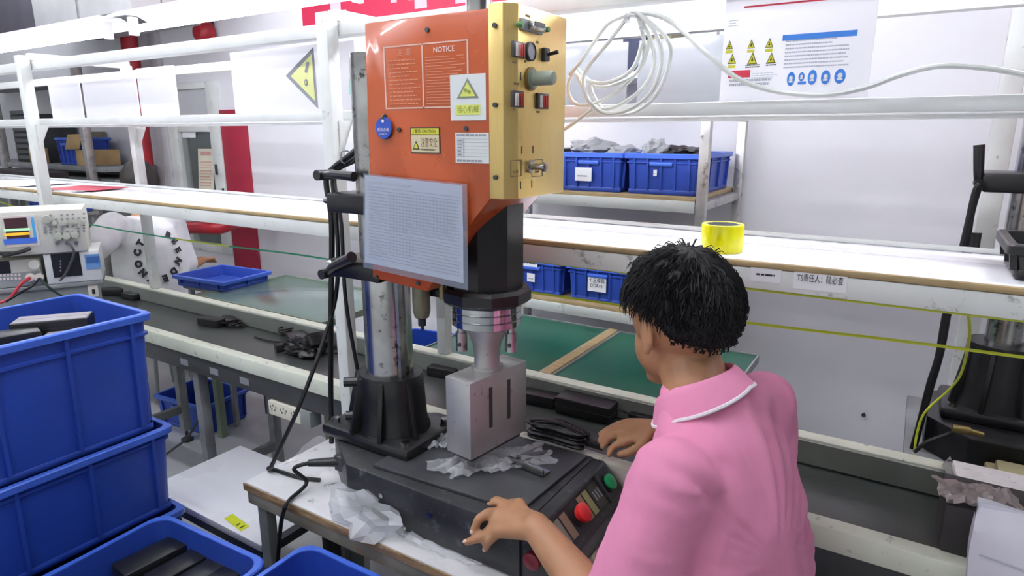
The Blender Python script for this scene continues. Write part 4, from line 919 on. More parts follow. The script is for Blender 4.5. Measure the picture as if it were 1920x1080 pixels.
# ---- cables of the press
pcb = thing('press_cables', 'bundle of black cables hanging from the back of the orange press', 'cable', Yp(625, 830, 1.12))
A = Yp(690, 262, 1.12)
def hang(pts, r=.006): obj('cable', MB().tube(pts, r, 8, 6), M_cable, pcb)
Yc = 1.10
hang([A + V((.05, .02, .03)), A, Yp(655, 292, Yc), Yp(618, 322, Yc), Yp(612, 345, Yc), Yp(622, 420, Yc), Yp(621, 560, Yc), Yp(620, 700, Yc), Yp(622, 830, 1.10)], .0072)
hang([A + V((.05, .02, 0)), A + V((0, 0, -.02)), Yp(660, 300, Yc), Yp(625, 325, Yc + .01), Yp(630, 400, Yc), Yp(634, 500, Yc), Yp(622, 590, Yc), Yp(570, 740, 1.0), Yp(530, 830, .97), Yp(508, 876, .95), Zp(508, 878, bz + .005), Zp(560, 895, bz + .005), Zp(600, 900, bz + .005)], .0055)
hang([A + V((.05, .02, -.03)), A + V((0, 0, -.03)), Yp(665, 302, Yc), Yp(628, 330, Yc + .02), Yp(640, 420, Yc), Yp(648, 560, Yc), Yp(668, 680, Yc + .02), Yp(672, 700, Yc + .02)], .005)
obj('cable_tie', MB().tube([Yp(648, 296, Yc) + V((0, a, b)) for a, b in ((-.012, -.01), (.012, -.01), (.012, .014), (-.012, .014))], .002, 6, 3, True), M_inkg, pcb)
pw = thing('mains_cable', 'black power cord plugged into the chamfered corner of the press base', 'cable', Zp(530, 965, .60))
p0 = V((-1.135, .996, .755))
obj('plug', MB().cyl(p0, p0 + V((-.06, -.045, .0)), .013, .009, 12), M_black, pw)
obj('inlet', MB().cbox((-1.128, 1.0, .755), .03, .03, .04, .003, None), M_dark, pw)
q0 = p0 + V((-.06, -.045, 0))
obj('cord', MB().tube([q0, q0 + V((-.03, -.022, -.015)), Zp(575, 905, bz + .02), Zp(545, 935, bz + .006), Zp(535, 950, bz + .006) , Yp(528, 975, .878), Yp(524, 1010, .88), Yp(520, 1060, .89)], .0052, 8, 6), M_cable, pw)
# ---- film under the horn, bags, tool
def film(name, label, c, sx, sy, seed, m, amp=.02, rz=0, n=15, edge=.15, lift=0, cat='film', fn=None):
    mb = MB(); vs = []
    R_ = rotz(rz)
    for i in range(n + 1):
        row = []
        for j in range(n + 1):
            u, v = i / n * 2 - 1, j / n * 2 - 1
            k = 1 + edge * noise.noise(V((u * 1.5 + seed, v * 1.5, seed * 2.7)))
            q_ = V((u * 2.2 + seed * 3, v * 2.2, seed))
            z = amp * (abs(noise.noise(q_)) * 1.6 + .6 * abs(noise.noise(q_ * 2.7)) + .25 * noise.noise(q_ * 6))
            if fn: z += fn(u, v)
            row.append(mb.bm.verts.new(V(c) + R_ @ V((u * sx * k, v * sy * k, max(0, z) + lift))))
        vs.append(row)
    for i in range(n):
        for j in range(n): mb.bm.faces.new((vs[i][j], vs[i+1][j], vs[i+1][j+1], vs[i][j+1]))
    return tag(obj(name, mb, m, None, 14), label, cat)
zp = zb + .009
film('plastic_film', 'crinkled clear film spread under the horn block of the press', Zp(882, 872, zp), .045, .075, 1, M_filmd, .02, math.radians(-30), edge=.4)
film('plastic_film', 'flat milky film flap in front of the horn block', Zp(965, 862, zp) , .05, .085, 2.3, M_filmd, .010, math.radians(-35), edge=.35)
crumple('plastic_bag', Zp(690, 962, bz + .03), (.085, .05, .042), M_filmd, 'crumpled clear bag on the bench in front of the press base', seed=8, amp=.75, sharp=1.5, sub=3, flat=.028, fsm=12)
film('plastic_film', 'thin crumpled film scraps on the bench along the press base', Zp(800, 1005, bz + .001), .14, .035, 4, M_filmd, .012, 0, edge=.5)
film('plastic_film', 'clear film lying on the left end of the bench behind the cord', Zp(598, 862, bz + .001), .07, .09, 5, M_film, .012, .2, edge=.35)
film('plastic_film', 'clear film lump between column flange and horn block', Zp(828, 832, zp), .03, .035, 6.5, M_filmd, .02, .2, edge=.4, n=14)
film('debris', 'dusty film debris on the bench under the control panel', Zp(1110, 1000, bz + .001), .05, .12, 7, mat('dusty_debris', '#a39a8a', .7, var=.3, vscale=30), .012, 0, edge=.5)
tl_ = thing('angle_clamp', 'steel angle clamp lying on the plate in front of the horn', 'tool', Zp(985, 885, zp))
a, b = Zp(952, 868, zp), Zp(1018, 896, zp); d = (b - a).normalized(); sd = V((-d.y, d.x, 0))
obj('bar', MB().prism([a, b, b + sd * .028, a + sd * .028], (0, 0, .006), .001), M_chromew, tl_)
obj('upright', MB().prism([a, b, b + sd * .005, a + sd * .005], (0, 0, .018), .001), M_chromew, tl_)
obj('arm', MB().prism([a + sd * .028, a + sd * .028 + d * .03, a + d * .045 + sd * .10, a + d * .01 + sd * .10], (0, 0, .006), .001), M_plate, tl_)
obj('screw', MB().cyl(a + d * .02 + sd * .015, a + d * .02 + sd * .015 + V((0, 0, .018)), .006, n=12), M_chromew, tl_)
# ================================================================== instruments at the left
IA = math.radians(62); IU = V((math.cos(IA), math.sin(IA), 0)); IV = V((-math.sin(IA), math.cos(IA), 0)); IO = Dp(190, 522, 2.2)
def Ip(px_, py_, back=0):
    r = _ray(px_, py_); o = IO + IV * back; t = (o - O).dot(IV) / r.dot(IV); return O + r * t
def ibox(p0, p1, depth, m, name, par=None, bev=.003, back=0, z0=None, z1=None):
    """box whose front face spans pixels p0 (top left) to p1 (bottom right)"""
    a, b = Ip(*p0, back), Ip(*p1, back); za, zb_ = (a.z if z1 is None else z1), (b.z if z0 is None else z0)
    ua, ub = (a - IO).dot(IU), (b - IO).dot(IU); o = IO + IV * back
    M = Matrix((IU, IV, V((0, 0, 1)))).transposed().to_4x4(); M.translation = (o.x, o.y, 0)
    return obj(name, MB().box(ua, ub, 0, depth, zb_, za, bev, M), m, par)
zc = Ip(190, 524).z
cab = thing('instrument_cabinet', 'grey cabinet carrying the stacked test instruments at the left edge', 'cabinet', (IO.x - .2, IO.y - .1, 0))
ibox((-60, 525), (194, 527), .23, M_greyw, 'top', cab, .003, -.01, zc - .015, zc)
ibox((-55, 530), (190, 600), .21, M_grey, 'body', cab, .002, 0, 0, zc - .0155)
ibox((163, 532), (186, 556), .004, M_paperc, 'socket_plate', cab, .001, -.004)
ibox((172, 543), (179, 551), .003, M_ink, 'socket', cab, 0, -.007)
Ub = IO + IV * .0
ps_ = thing('bench_supply', 'beige bench power supply with red and black leads at the left edge', 'instrument', Ip(30, 535))
zp0 = zc + .001; zp1 = Ip(78, 484).z
ibox((-60, 484), (79, 520), .2, M_beige, 'case', ps_, .004, 0, zp0, zp1)
ibox((-20, 492), (21, 512), .002, M_black, 'display', ps_, 0, -.002)
ibox((-60, 514), (79, 534), .002, mat('keypad_grey', '#9aa0a2', .5), 'keypad_strip', ps_, 0, -.0015, zp0 + .002, Ip(0, 514).z)
for r0 in range(2):
    for k in range(6):
        x = 2 + k * 7; y = 516.5 + r0 * 7 - k * .25; ibox((x - 3, y - 2), (x + 2, y + 2), .003, M_inkw, 'key', ps_, .0005, -.004)
c = Ip(65, 495, -.002); obj('knob', MB().lathe([(.017, 0), (.015, .018), (.001, .019)], c, -IV, 20), M_beige, ps_)
for x in (57, 74):
    c = Ip(x, 519, -.002); obj('terminal', MB().lathe([(.013, 0), (.012, .022), (.001, .023)], c, -IV, 16), M_inkw, ps_)
mt = thing('power_meter', 'white power meter with black display and blue label panel', 'instrument', Ip(135, 522))
zm1 = Ip(135, 472).z
ibox((79, 472), (192, 516), .2, M_white, 'case', mt, .004, -.01, zp0, zm1)
ibox((94, 477), (155, 516), .002, M_black, 'display', mt, 0, -.0125)
ibox((158, 478), (190, 503), .002, mat('label_blue', '#6f9ad0', .4), 'blue_panel', mt, 0, -.0125)
for k in range(3): ibox((162, 482 + k * 4), (186, 484 + k * 4), .001, mat('label_dark_blue', '#3f68a8', .4), 'print', mt, 0, -.0135)
for k in range(4): ibox((112, 488 + k * 6), (115, 491 + k * 6), .001, M_inkg, 'mark', mt, 0, -.0135)
sc = thing('oscilloscope', 'beige oscilloscope with lit screen stacked on the other instruments', 'oscilloscope', Ip(85, 466))
zs0 = max(zp1, zm1) + .002; zs1 = Ip(85, 393).z
ibox((-60, 395), (166, 470), .19, M_beige, 'case', sc, .005, -.02, zs0, zs1)
ibox((2, 406), (76, 460), .002, M_inkw, 'bezel', sc, 0, -.022)
ibox((6, 410), (57, 452), .002, mat('screen_maroon', '#3b2226', .3, emit=.25), 'screen', sc, 0, -.0238)
ibox((57, 408), (70, 452), .002, mat('screen_blue', '#3f8fc0', .3, emit=.3), 'menu_strip', sc, 0, -.0238)
ibox((6, 449), (70, 455), .002, mat('screen_navy', '#3c5fb4', .3, emit=.3), 'status_bar', sc, 0, -.0242)
ibox((7, 430), (56, 431.5), .001, mat('trace_green', '#9fd7a8', .3, emit=.6), 'trace', sc, 0, -.0245); ibox((7, 438), (56, 440), .001, mat('trace_yellow', '#d2a02c', .3, emit=.6), 'trace', sc, 0, -.0245)
M_knobg = mat('instrument_knob', '#b9bbae', .4)
for x, y, r in ((88, 411, 8), (103, 418, 4.5), (122, 418, 4.5), (140, 416, 4.5), (157, 415, 4.5), (110, 443, 7), (125, 442, 7), (141, 440, 7)):
    c = Ip(x, y, -.022); obj('knob', MB().lathe([(r * .00175, 0), (r * .0016, .014), (.001, .015)], c, -IV, 14), M_knobg, sc)
for r0 in range(5):
    for k in range(8):
        x, y = 84 + k * 10.5, 404.5 + (0, 22, 27, 32, 8)[r0] - k * .5
        if random.Random(r0 * 9 + k).random() < .75: ibox((x - 2.5, y - 1.5), (x + 2.5, y + 1.2), .003, M_inkg, 'key', sc, 0, -.025)
for x in (108, 126, 143):
    c = Ip(x, 455, -.022); obj('probe_socket', MB().cyl(c, c - IV * .012, .006, n=10), M_chromew, sc)
def I(x, y, b=-.03): return Ip(x, y, b)
wire('probe_lead', 'grey probe lead hanging from the oscilloscope over the meter', [I(126, 455), I(134, 462, -.05), I(139, 475, -.05), I(132, 495, -.04), I(122, 515, -.03), I(112, 526, -.03)], .004, mat('lead_grey', '#4a4b4e', .5))
wire('probe_lead', 'black cable coiled under the oscilloscope beside the supply', [I(-10, 476), I(30, 474), I(55, 466, -.04), I(40, 472, -.05), I(5, 480, -.04)], .006, M_cable)
wire('test_lead', 'red test lead drooping from the bench supply', [I(57, 520, -.02), I(40, 532, -.05), I(25, 552, -.05), I(10, 564, -.05), I(-12, 570, -.05)], .005, mat('red_lead', '#b8303c', .4))
wire('test_lead', 'black test leads drooping beside the red one', [I(74, 521, -.02), I(62, 535, -.05), I(40, 548, -.05), I(10, 566, -.06)], .004, M_cable)
wire('test_lead', 'green black lead trailing from the supply terminal under the meter', [I(74, 521, -.02), I(85, 533, -.05), I(100, 545, -.05), I(118, 556, -.05)], .004, mat('lead_green', '#22352c', .4))
# ================================================================== things seen far left behind the line
frk = thing('stock_rack', 'grey stock rack with cartons far left behind the line', 'rack', Yp(90, 340, 2.7))
ybk = 2.62
def fb(p0, p1, y0, y1, m, name, par, bev=.003):
    a, b = Yp(*p0, y0), Yp(*p1, y0); return obj(name, MB().box(a.x, b.x, y0, y1, b.z, a.z, bev), m, par)
for p in ((6, 0), (164, 0)):
    x = Yp(p[0] + 4, 300, ybk).x; obj('post', MB().box(x - .03, x + .03, ybk - .03, ybk + .03, 0, 2.1, .003), M_steelleg, frk)
zsb = Yp(90, 308, ybk).z
x0, x1 = Yp(-60, 308, ybk).x, Yp(196, 308, ybk).x
obj('shelf_board', MB().box(x0, x1, ybk, YW - .02, zsb - .04, zsb, .003), M_greyw, frk); obj('shelf_board', MB().box(x0, x1, ybk, YW - .02, 1.95, 1.99, .003), M_greyw, frk)
obj('base_panel', MB().box(x0, x1, ybk + .06, YW - .02, .35, zsb - .1, .003), M_grey, frk)
lc = thing('louvred_cabinet', 'dark louvred cabinet on the stock rack', 'cabinet', Yp(45, 305, 2.7))
a, b = Yp(14, 240, 2.68), Yp(74, 304, 2.68)
obj('case', MB().box(a.x, b.x, 2.72, YW - .03, zsb + .001, 1.72, .003), M_dark, lc)
for k in range(9): z = zsb + .03 + k * .05; obj('slat', MB().box(a.x + .05, b.x - .05, 2.70, 2.7195, z, z + .03), mat('slat_grey', '#55585a', .5), lc)
a, b = Yp(50, 277, ybk), Yp(72, 306, ybk); one('carton', MB().box(a.x, b.x, ybk + .01, ybk + .09, zsb + .001, a.z, .003), M_card, 'small tan carton in front of the louvred cabinet', 'carton')
a, b = Yp(97, 258, ybk), Yp(138, 307, ybk)
fbn = make_crate('storage_bin', b.x - a.x, .32, a.z - zsb, tap=.01, ribs=(4, 3), cr=.015); place(fbn, ((a.x + b.x) / 2, ybk + .17, zsb + .001), 0, 'tall blue bin on the far stock rack', 'bin', 'blue bins around the line')
a, b = Yp(138, 281, ybk), Yp(155, 306, ybk); ct_ = one('carton', MB().box(a.x, b.x, ybk + .01, ybk + .3, zsb + .001, a.z, .003), M_card, 'open tan carton beside the tall blue bin', 'carton')
q_ = [Yp(126, 252, ybk - .02), Yp(122, 280, ybk), Yp(148, 280, ybk), Yp(154, 251, ybk - .02)]
obj('flap', MB().prism([p for p in q_], (0, .006, 0)), M_card, ct_); ct_.children[0].location = -V(ct_['_w'])
fb((168, 247), (198, 318), 2.985, YW - .021, mat('brown_shutter', '#7d7464', .6, var=.1), 'shutter_panel', frk)
one('cloth_bundle', MB().box(Yp(-30, 322, 2.3).x, Yp(76, 322, 2.3).x, 2.3, 2.5, Yp(20, 342, 2.3).z, Yp(20, 320, 2.3).z, .02), mat('dark_cloth', '#3a3437', .8, var=.3), 'folded dark cloth bundle on the table far left', 'cloth')
a = Yp(20, 342, 2.3); tb_ = thing('side_table', 'plain table far left under the dark cloth bundle', 'table', (a.x, 2.4, 0))
obj('top', MB().box(a.x - .5, a.x + .6, 2.25, 2.55, a.z - .03, a.z - .001), M_lam, tb_)
for dx in (-.45, .55):
    for y in (2.28, 2.52): obj('leg', MB().box(a.x + dx - .02, a.x + dx + .02, y - .02, y + .02, 0, a.z - .031), M_greyw, tb_)
sb = copy_tree(bn); sp_ = Yp(72, 398, 2.05); place(sb, (sp_.x, 2.2, sp_.z - .005), 0, 'small blue bin behind the oscilloscope under the shelf', 'bin', 'blue bins around the line')
sst = thing('bin_stand', 'grey stand under the small blue bin behind the oscilloscope', 'stand', (sp_.x, 2.2, 0)); obj('plate', MB().cbox((sp_.x, 2.2, sp_.z - .02), .42, .3, .02, .002), M_greyw, sst)
for dx in (-.17, .17):
    for dy in (-.12, .12): obj('leg', MB().box(sp_.x + dx - .012, sp_.x + dx + .012, 2.2 + dy - .012, 2.2 + dy + .012, 0, sp_.z - .031), M_greyw, sst)
# papers on the left shelf
for i, (x, y, w_, h_, lab) in enumerate(((-3.3, 1.46, .30, .20, 'loose printed sheets on the shelf behind the left post'), (-3.95, 1.45, .5, .22, 'stack of pale sheets on the shelf at the far left'))):
    t_ = thing('paper_stack', lab, 'papers', (x, y, 1.2975))
    for k in range(4): obj('page', MB().box(-w_/2, w_/2, -h_/2, h_/2, 0, .002, 0, Matrix.Translation((x + .02 * k, y + .01 * (k % 2), 1.2978 + .0022 * k)) @ rotz(.12 * k - .1)), [M_paper, M_inkl, M_paper, M_redp][k] if i == 0 else M_paper, t_, 0)
# ================================================================== second press at the right
rt_ = thing('side_table', 'grey table against the wall under the black press at the right', 'table', (.7, 2.3, 0))
obj('top', MB().box(.06, 1.5, 1.80, 2.585, .605, .632, .003), M_greyw, rt_)
for x in (.1, 1.46):
    for y in (1.84, 2.54): obj('leg', MB().box(x - .02, x + .02, y - .02, y + .02, 0, .604), M_greyw, rt_)
Y2 = 2.25
def S2(px_, py_): return Yp(px_, py_, Y2)
p2 = thing('press_machine', 'black press with chrome column behind the conveyor at the right edge', 'press', (.4, Y2, .632))
b0 = Yp(1738, 800, 2.05)
obj('base', MB().prism([(b0.x + .10, 2.03, .633), (b0.x, 2.14, .633), (b0.x, 2.36, .633), (b0.x + .10, 2.47, .633), (.95, 2.47, .633), (.95, 2.03, .633)], (0, 0, .105), .006), M_blackp, p2)
cxx = S2(1882, 640).x; zt2 = S2(1850, 638).z
def ov2(rx, ry, z, n=24): return [(cxx + rx * math.cos(2*math.pi*i/n), Y2 + ry * math.sin(2*math.pi*i/n), z) for i in range(n)]
c2_ = obj('column_casting', MB().loft([ov2(.105, .10, .738), ov2(.10, .095, .78), ov2(.088, .085, .83), ov2(.086, .082, zt2)]).box(cxx - .13, cxx + .13, Y2 - .11, Y2 + .11, .7385, .772, .012), M_blackp, p2)
for a in (200, 250, 300): a = math.radians(a); cx_, cy_ = math.cos(a), math.sin(a); obj('casting_rib', MB().prism([(cxx + cx_ * .08, Y2 + cy_ * .07, .77), (cxx + cx_ * .12, Y2 + cy_ * .11, .77), (cxx + cx_ * .092, Y2 + cy_ * .086, zt2 - .01), (cxx + cx_ * .07, Y2 + cy_ * .07, zt2 - .01)], (-cy_ * .012, cx_ * .012, 0), .002), M_blackp, c2_)
for dx in (-.1, .1): obj('flange_bolt', MB().cyl((cxx + dx, Y2 - .085, .772), (cxx + dx, Y2 - .085, .784), .012, n=6), M_chromew, c2_)
obj('column', MB().cyl((cxx, Y2, zt2), (cxx, Y2, 1.85), .047, n=32), M_chromew, p2)
ar = S2(1880, 340)
obj('arm', MB().box(S2(1838, 340).x, cxx + .3, Y2 - .09, Y2 + .09, ar.z - .026, ar.z + .026, .008), M_blackp, p2)
obj('arm_body', MB().box(cxx - .035, cxx + .4, Y2 - .1, Y2 + .1, ar.z - .30, ar.z - .0265, .01), M_blackp, p2) if False else None
h0, h1 = S2(1834, 342), S2(1834, 271)
obj('clamp_lever', MB().tube([h0 + V((.02, -.03, 0)), h0 + V((0, -.05, 0)), h1 + V((0, -.05, 0))], lambda t: .009 + .005 * t, 10, 5).cyl(h0 + V((0, -.07, 0)), h0 + V((0, 0, 0)), .013), M_lever, p2)
h0, h1 = S2(1822, 478), S2(1829, 432)
obj('clamp_lever', MB().tube([h0 + V((0, -.05, 0)), h1 + V((0, -.05, 0))], lambda t: .013, 10, 0).tube([h0 + V((0, -.05, 0)), h0 + V((.04, -.02, -.01)), (cxx, Y2, h0.z - .02)], .01, 8, 4), M_lever, p2)
obj('clamp_bracket', MB().box(cxx - .09, cxx + .06, Y2 - .08, Y2 + .08, h0.z - .045, h0.z - .005, .006), M_blackp, p2)
obj('cover', MB().box(cxx + .07, cxx + .42, Y2 - .1, Y2 + .1, 1.24, 1.80, .004), M_orange, p2)
obj('air_hose', MB().tube([S2(1925, 700), S2(1880, 686), S2(1838, 685), S2(1832, 700), S2(1850, 715), S2(1890, 732), S2(1930, 742)], .008, 8, 6), M_black, p2)
mc = thing('machine_cables', 'black cables hanging down the wall left of the black press', 'cable', S2(1712, 840))
for k, pts in enumerate(([(1838, 345), (1828, 360), (1812, 430), (1795, 500), (1772, 590), (1758, 670), (1742, 720), (1722, 800), (1708, 850)], [(1836, 350), (1822, 400), (1812, 460), (1790, 530), (1778, 590), (1765, 660), (1742, 740), (1728, 790), (1712, 850)])):
    obj('cable', MB().tube([Yp(x, y, 2.12 + .02 * k) for x, y in pts], .0075, 8, 6), M_cable, mc)
wire('earth_wire', 'yellow green wire hanging from the earth wires past the black press', [Yp(1815, 589, 1.5), Yp(1818, 610, 1.55), Yp(1816, 645, 1.7), Yp(1802, 700, 1.9), Yp(1780, 730, 2.0), Yp(1735, 772, 2.0), Yp(1720, 810, 2.0), Yp(1714, 850, 1.98)], .0032, M_yg)
wire('sensor_lead', 'black sensor lead with brass plug on the base of the black press', [Yp(1714, 848, 1.95), Yp(1735, 830, 1.97), Yp(1760, 820, 1.99), Yp(1785, 812, 2.01)], .005, M_cable, 'cable')
c = Yp(1802, 806, 2.0); one('brass_plug', MB().cyl(c - V((.02, 0, -.0)), c + V((.02, .005, 0)), .011, n=14).cyl(c + V((.02, .005, 0)), c + V((.05, .012, -.006)), .007, n=10), mat('brass', '#8e7a49'), 'round brass plug at the end of the sensor lead', 'plug')
a = Zp(1738, 862, .632)
one('mounting_plate', MB().prism([(.08, 1.82, .6325), (.09, 2.0, .6325), (.36, 2.02, .6325), (.40, 1.82, .6325)], (0, 0, .012), .002), M_grey, 'grey mounting plate on the table in front of the black press', 'plate')
a = Yp(1858, 822, 1.95); one('fixture_block', MB().box(a.x, a.x + .3, 1.87, 1.99, .646, .70, .006).box(a.x + .02, a.x + .28, 1.89, 1.97, .7005, .72, .005), mat('amber_plastic', '#b5ac86', .25, alpha=.9), 'amber grey fixture block on the table before the black press', 'block')
# black bin on the shelf
bb = make_crate('storage_bin', .30, .22, .065, tap=.01, ribs=(3, 3), m=M_black, rimm=M_black, cr=.012)
a = Yp(1870, 525, 1.40); place(bb, (a.x + .155, 1.50, 1.2975), 0, 'shallow black bin on the shelf at the right edge', 'bin', 'blue bins around the line')
del bb['group']
# ================================================================== clutter on the right end of the conveyor
xk0 = Zp(1757, 1034, .78).x; zk = Yp(1760, 940, 1.335).z
one('black_box', MB().box(xk0, xk0 + .30, 1.332, 1.47, .7805, zk, .006), mat('matt_black', '#2f2c2d', .6, var=.15), 'matt black box resting on the near rail at the right', 'box')
f0 = Zp(1785, 866, .80); f1 = Zp(1797, 908, .80)
pd = thing('foam_pad', 'white foam pad in a dark tray lying across the far rail at the right', 'pad', (.4, 1.65, .78))
obj('tray', MB().box(f1.x - .02, .75, f1.y - .02, f0.y + .02, .7815, .790, .002), M_dark, pd)
obj('pad', MB().prism([(f0.x, f0.y, .7905), (f1.x, f1.y, .7905), (.74, f1.y - .01, .7905), (.74, f0.y, .7905)], (0, 0, .016), .003), mat('foam_white', '#e6e4e2', .7, var=.06, vscale=25, wear=.2, wcol='#b5afa8'), pd)
obj('metal_strip', MB().prism([Zp(1766, 873, .79), Zp(1785, 912, .79), Zp(1800, 908, .79), Zp(1781, 858, .79)], (0, 0, .004)), M_chromew, pd)
film('plastic_bag', 'thin clear plastic bag draped over the black box at the right', (xk0 + .055, 1.385, zk + .001), .062, .048, 11, mat('pinkish_film', '#b6a8a6', .2, alpha=.72, spec=.7), .018, .2, edge=.4, cat='bag')
pb = thing('paper_bag', 'white plastic wrapped bundle of papers hung over the near rail at the right edge', 'bundle', Yp(1880, 1080, 1.27))
a, b = Yp(1834, 962, 1.27), Yp(1835, 1085, 1.27)
mb = MB(); n1 = 18; rows_ = []
for i in range(n1 + 1):
    row = []
    for j in range(n1 + 1):
        u, v = i / n1, j / n1; x = a.x + u * .26; z = a.z + .01 - v * .36
        y = 1.262 - .012 * noise.noise(V((u * 4, v * 5, 1))) - .018 * math.sin(math.pi * u) - .01 * v + .05 * max(0, .08 - v) / .08
        row.append(V((x - .004 * math.sin(v * 9), y, z)))
    rows_.append(row)
vs = [[mb.bm.verts.new(p) for p in r] for r in rows_]; vb = [[mb.bm.verts.new(V((p.x, 1.294, p.z))) for p in r] for r in rows_]
for i in range(n1):
    for j in range(n1): mb.bm.faces.new((vs[i][j], vs[i+1][j], vs[i+1][j+1], vs[i][j+1])); mb.bm.faces.new((vb[i][j], vb[i][j+1], vb[i+1][j+1], vb[i+1][j]))
for i in range(n1):
    mb.bm.faces.new((vs[i][0], vb[i][0], vb[i+1][0], vs[i+1][0])); mb.bm.faces.new((vs[i][n1], vs[i+1][n1], vb[i+1][n1], vb[i][n1])); mb.bm.faces.new((vs[0][i], vs[0][i+1], vb[0][i+1], vb[0][i])); mb.bm.faces.new((vs[n1][i], vb[n1][i], vb[n1][i+1], vs[n1][i+1]))
obj('wrap', mb, mat('bundle_white', '#dcdbe6', .35), pb)
obj('fold_line', MB().tube([V((p.x, p.y - .001, p.z)) for p in (rows_[1][4], rows_[6][4], rows_[12][5], rows_[17][5])], .0012, 6, 4), M_inkl, pb)
obj('hook_strap', MB().box(a.x + .05, a.x + .09, 1.29, 1.35, .781, .786), M_filmd, pb)
# mark and screw on the wall
c = Yp(1620, 775, YW); one('wall_screw', MB().cyl(c, c - V((0, .02, 0)), .004, n=8).cyl(c - V((0, .02, 0)), c - V((0, .024, 0)), .009, n=10), M_dark, 'single dark screw in the wall below the wires', 'screw')
# ================================================================== people
def remesh(mb, voxel, smooth=6, name='m'):
    me = mesh_of(mb, name); o = bpy.data.objects.new('tmp', me); COL.objects.link(o)
    r = o.modifiers.new('r', 'REMESH'); r.mode = 'VOXEL'; r.voxel_size = voxel
    if smooth: s = o.modifiers.new('s', 'SMOOTH'); s.factor = .5; s.iterations = smooth
    out = bpy.data.meshes.new_from_object(o.evaluated_get(bpy.context.evaluated_depsgraph_get()))
    bpy.data.objects.remove(o); bpy.data.meshes.remove(me); out.name = name; return out
def limb(mb, pts, rad, n=14):
    P = [V(p) for p in pts]
    for (a, ra), (b, rb) in zip(zip(P, rad), zip(P[1:], rad[1:])):
        if (b - a).length > 1e-5: mb.cyl(a, b, ra, rb, n)
    for p, r in zip(P, rad): mb.sph(p, r, n, 10)
def frame_of(fwd, up=(0, 0, 1)):
    f_ = V(fwd).normalized(); l_ = V(up).cross(f_).normalized(); u_ = f_.cross(l_); return f_, l_, u_
def ellring(c, l_, f_, a, b, n=28, sq=2.3):
    out = []
    for i in range(n):
        t = 2 * math.pi * i / n; ct, st_ = math.cos(t), math.sin(t)
        out.append(V(c) + l_ * (a * math.copysign(abs(ct) ** (2/sq), ct)) + f_ * (b * math.copysign(abs(st_) ** (2/sq), st_)))
    return out
def ellip(mb, c, f_, l_, u_, r): mb.sph(c, r, 24, 16, Matrix((f_, l_, u_)).transposed())
# ------------------------------------------------------------------ the operator in pink
bf, bl_, bu = frame_of((-.97, .12, 0))                       # body facing
mid = Dp(1338, 812, 1.085); Ls, Rs = mid + bl_ * .158 + V((-.005, 0, -.005)), mid - bl_ * .172 + V((.012, 0, .012))   # shoulders
hip = V((mid.x + .06, mid.y, .50))
op = thing('person', 'worker in a pink polo shirt with black hair, seen from behind at the press', 'person', (hip.x, hip.y, 0))
hf, hl, hu = frame_of((-.88, .42, -.24))                     # head facing
HC = Dp(1270, 601, 1.13)
body = MB()
# torso, neck
nb_ = mid + V((-.022, .004, .045))
body.loft([ellring(hip + V((0, 0, -.08)), bl_, bf, .15, .11), ellring(hip + V((-.01, 0, .10)), bl_, bf, .14, .10), ellring(mid + V((.02, 0, -.22)), bl_, bf, .155, .10), ellring(mid + V((.005, 0, -.08)), bl_, bf, .13, .08), ellring(mid + V((0, 0, 0)), bl_, bf, .08, .05)])
limb(body, [nb_ + V((0, 0, -.05)), nb_ + V((-.012, .004, .02)), HC + hu * -.075 - hf * .018, HC + hu * -.02], [.066, .057, .055, .055])
# head
ellip(body, HC + hu * .018 - hf * .012, hf, hl, hu, (.098, .077, .092))
ellip(body, HC - hu * .045 + hf * .028, hf, hl, hu, (.066, .057, .066))
ellip(body, HC - hu * .098 + hf * .055, hf, hl, hu, (.028, .03, .02))
ellip(body, HC - hu * .02 + hf * .083, hf, hl, hu, (.018, .012, .024)); ellip(body, HC + hu * .022 + hf * .078, hf, hl, hu, (.014, .045, .012))
ellip(body, HC - hu * .065 + hf * .082, hf, hl, hu, (.012, .024, .008))
for s in (1, -1):
    e0 = HC + hl * (s * .079) - hf * .004 - hu * .012
    ellip(body, e0, (hf - hl * s * .25).normalized(), (hl + hf * .25 * s).normalized(), hu, (.020, .007, .031)); ellip(body, e0 - hu * .026 + hf * .005, hf, hl, hu, (.009, .007, .010))
# left arm
Le = V((-.322, .845, .752)); Lw = V((-.536, .936, .822))
limb(body, [Ls + V((.006, .012, -.025)), Ls.lerp(Le, .5), Le], [.044, .045, .042]); limb(body, [Le, Le.lerp(Lw, .3), Le.lerp(Lw, .75), Lw], [.042, .043, .034, .028])
# left hand: palm and fingers, resting on the near edge of the press base
def c6(x, y, Y): return Yp(860 + x / 6, 900 + y / 6, Y)
K = [c6(520, 285, .985), c6(455, 370, .962), c6(430, 470, .945), c6(440, 575, .930)]
for i, k in enumerate(K): limb(body, [Lw.lerp(k, .08) + V((0, (1.5 - i) * .006, 0)), Lw.lerp(k, .55), k], [.021, .0195, .0138], 12)
limb(body, [Lw, Lw.lerp((K[1] + K[2]) / 2, .5)], [.024, .02])
fing = [[K[0], c6(430, 235, .99), c6(360, 275, .985), c6(318, 335, .98)], [K[1], c6(330, 375, .945), c6(225, 440, .928), c6(168, 565, .920)], [K[2], c6(330, 590, .93), c6(240, 650, .918), c6(95, 697, .912)], [K[3], c6(370, 650, .925), c6(325, 705, .921), c6(305, 765, .924)]]
for fg in fing: limb(body, fg, [.0128, .0112, .0098, .0082], 10)
limb(body, [Lw.lerp(K[0], .25), c6(690, 262, .985), c6(600, 262, 1.005), c6(540, 250, 1.015)], [.015, .012, .010, .0085], 10)
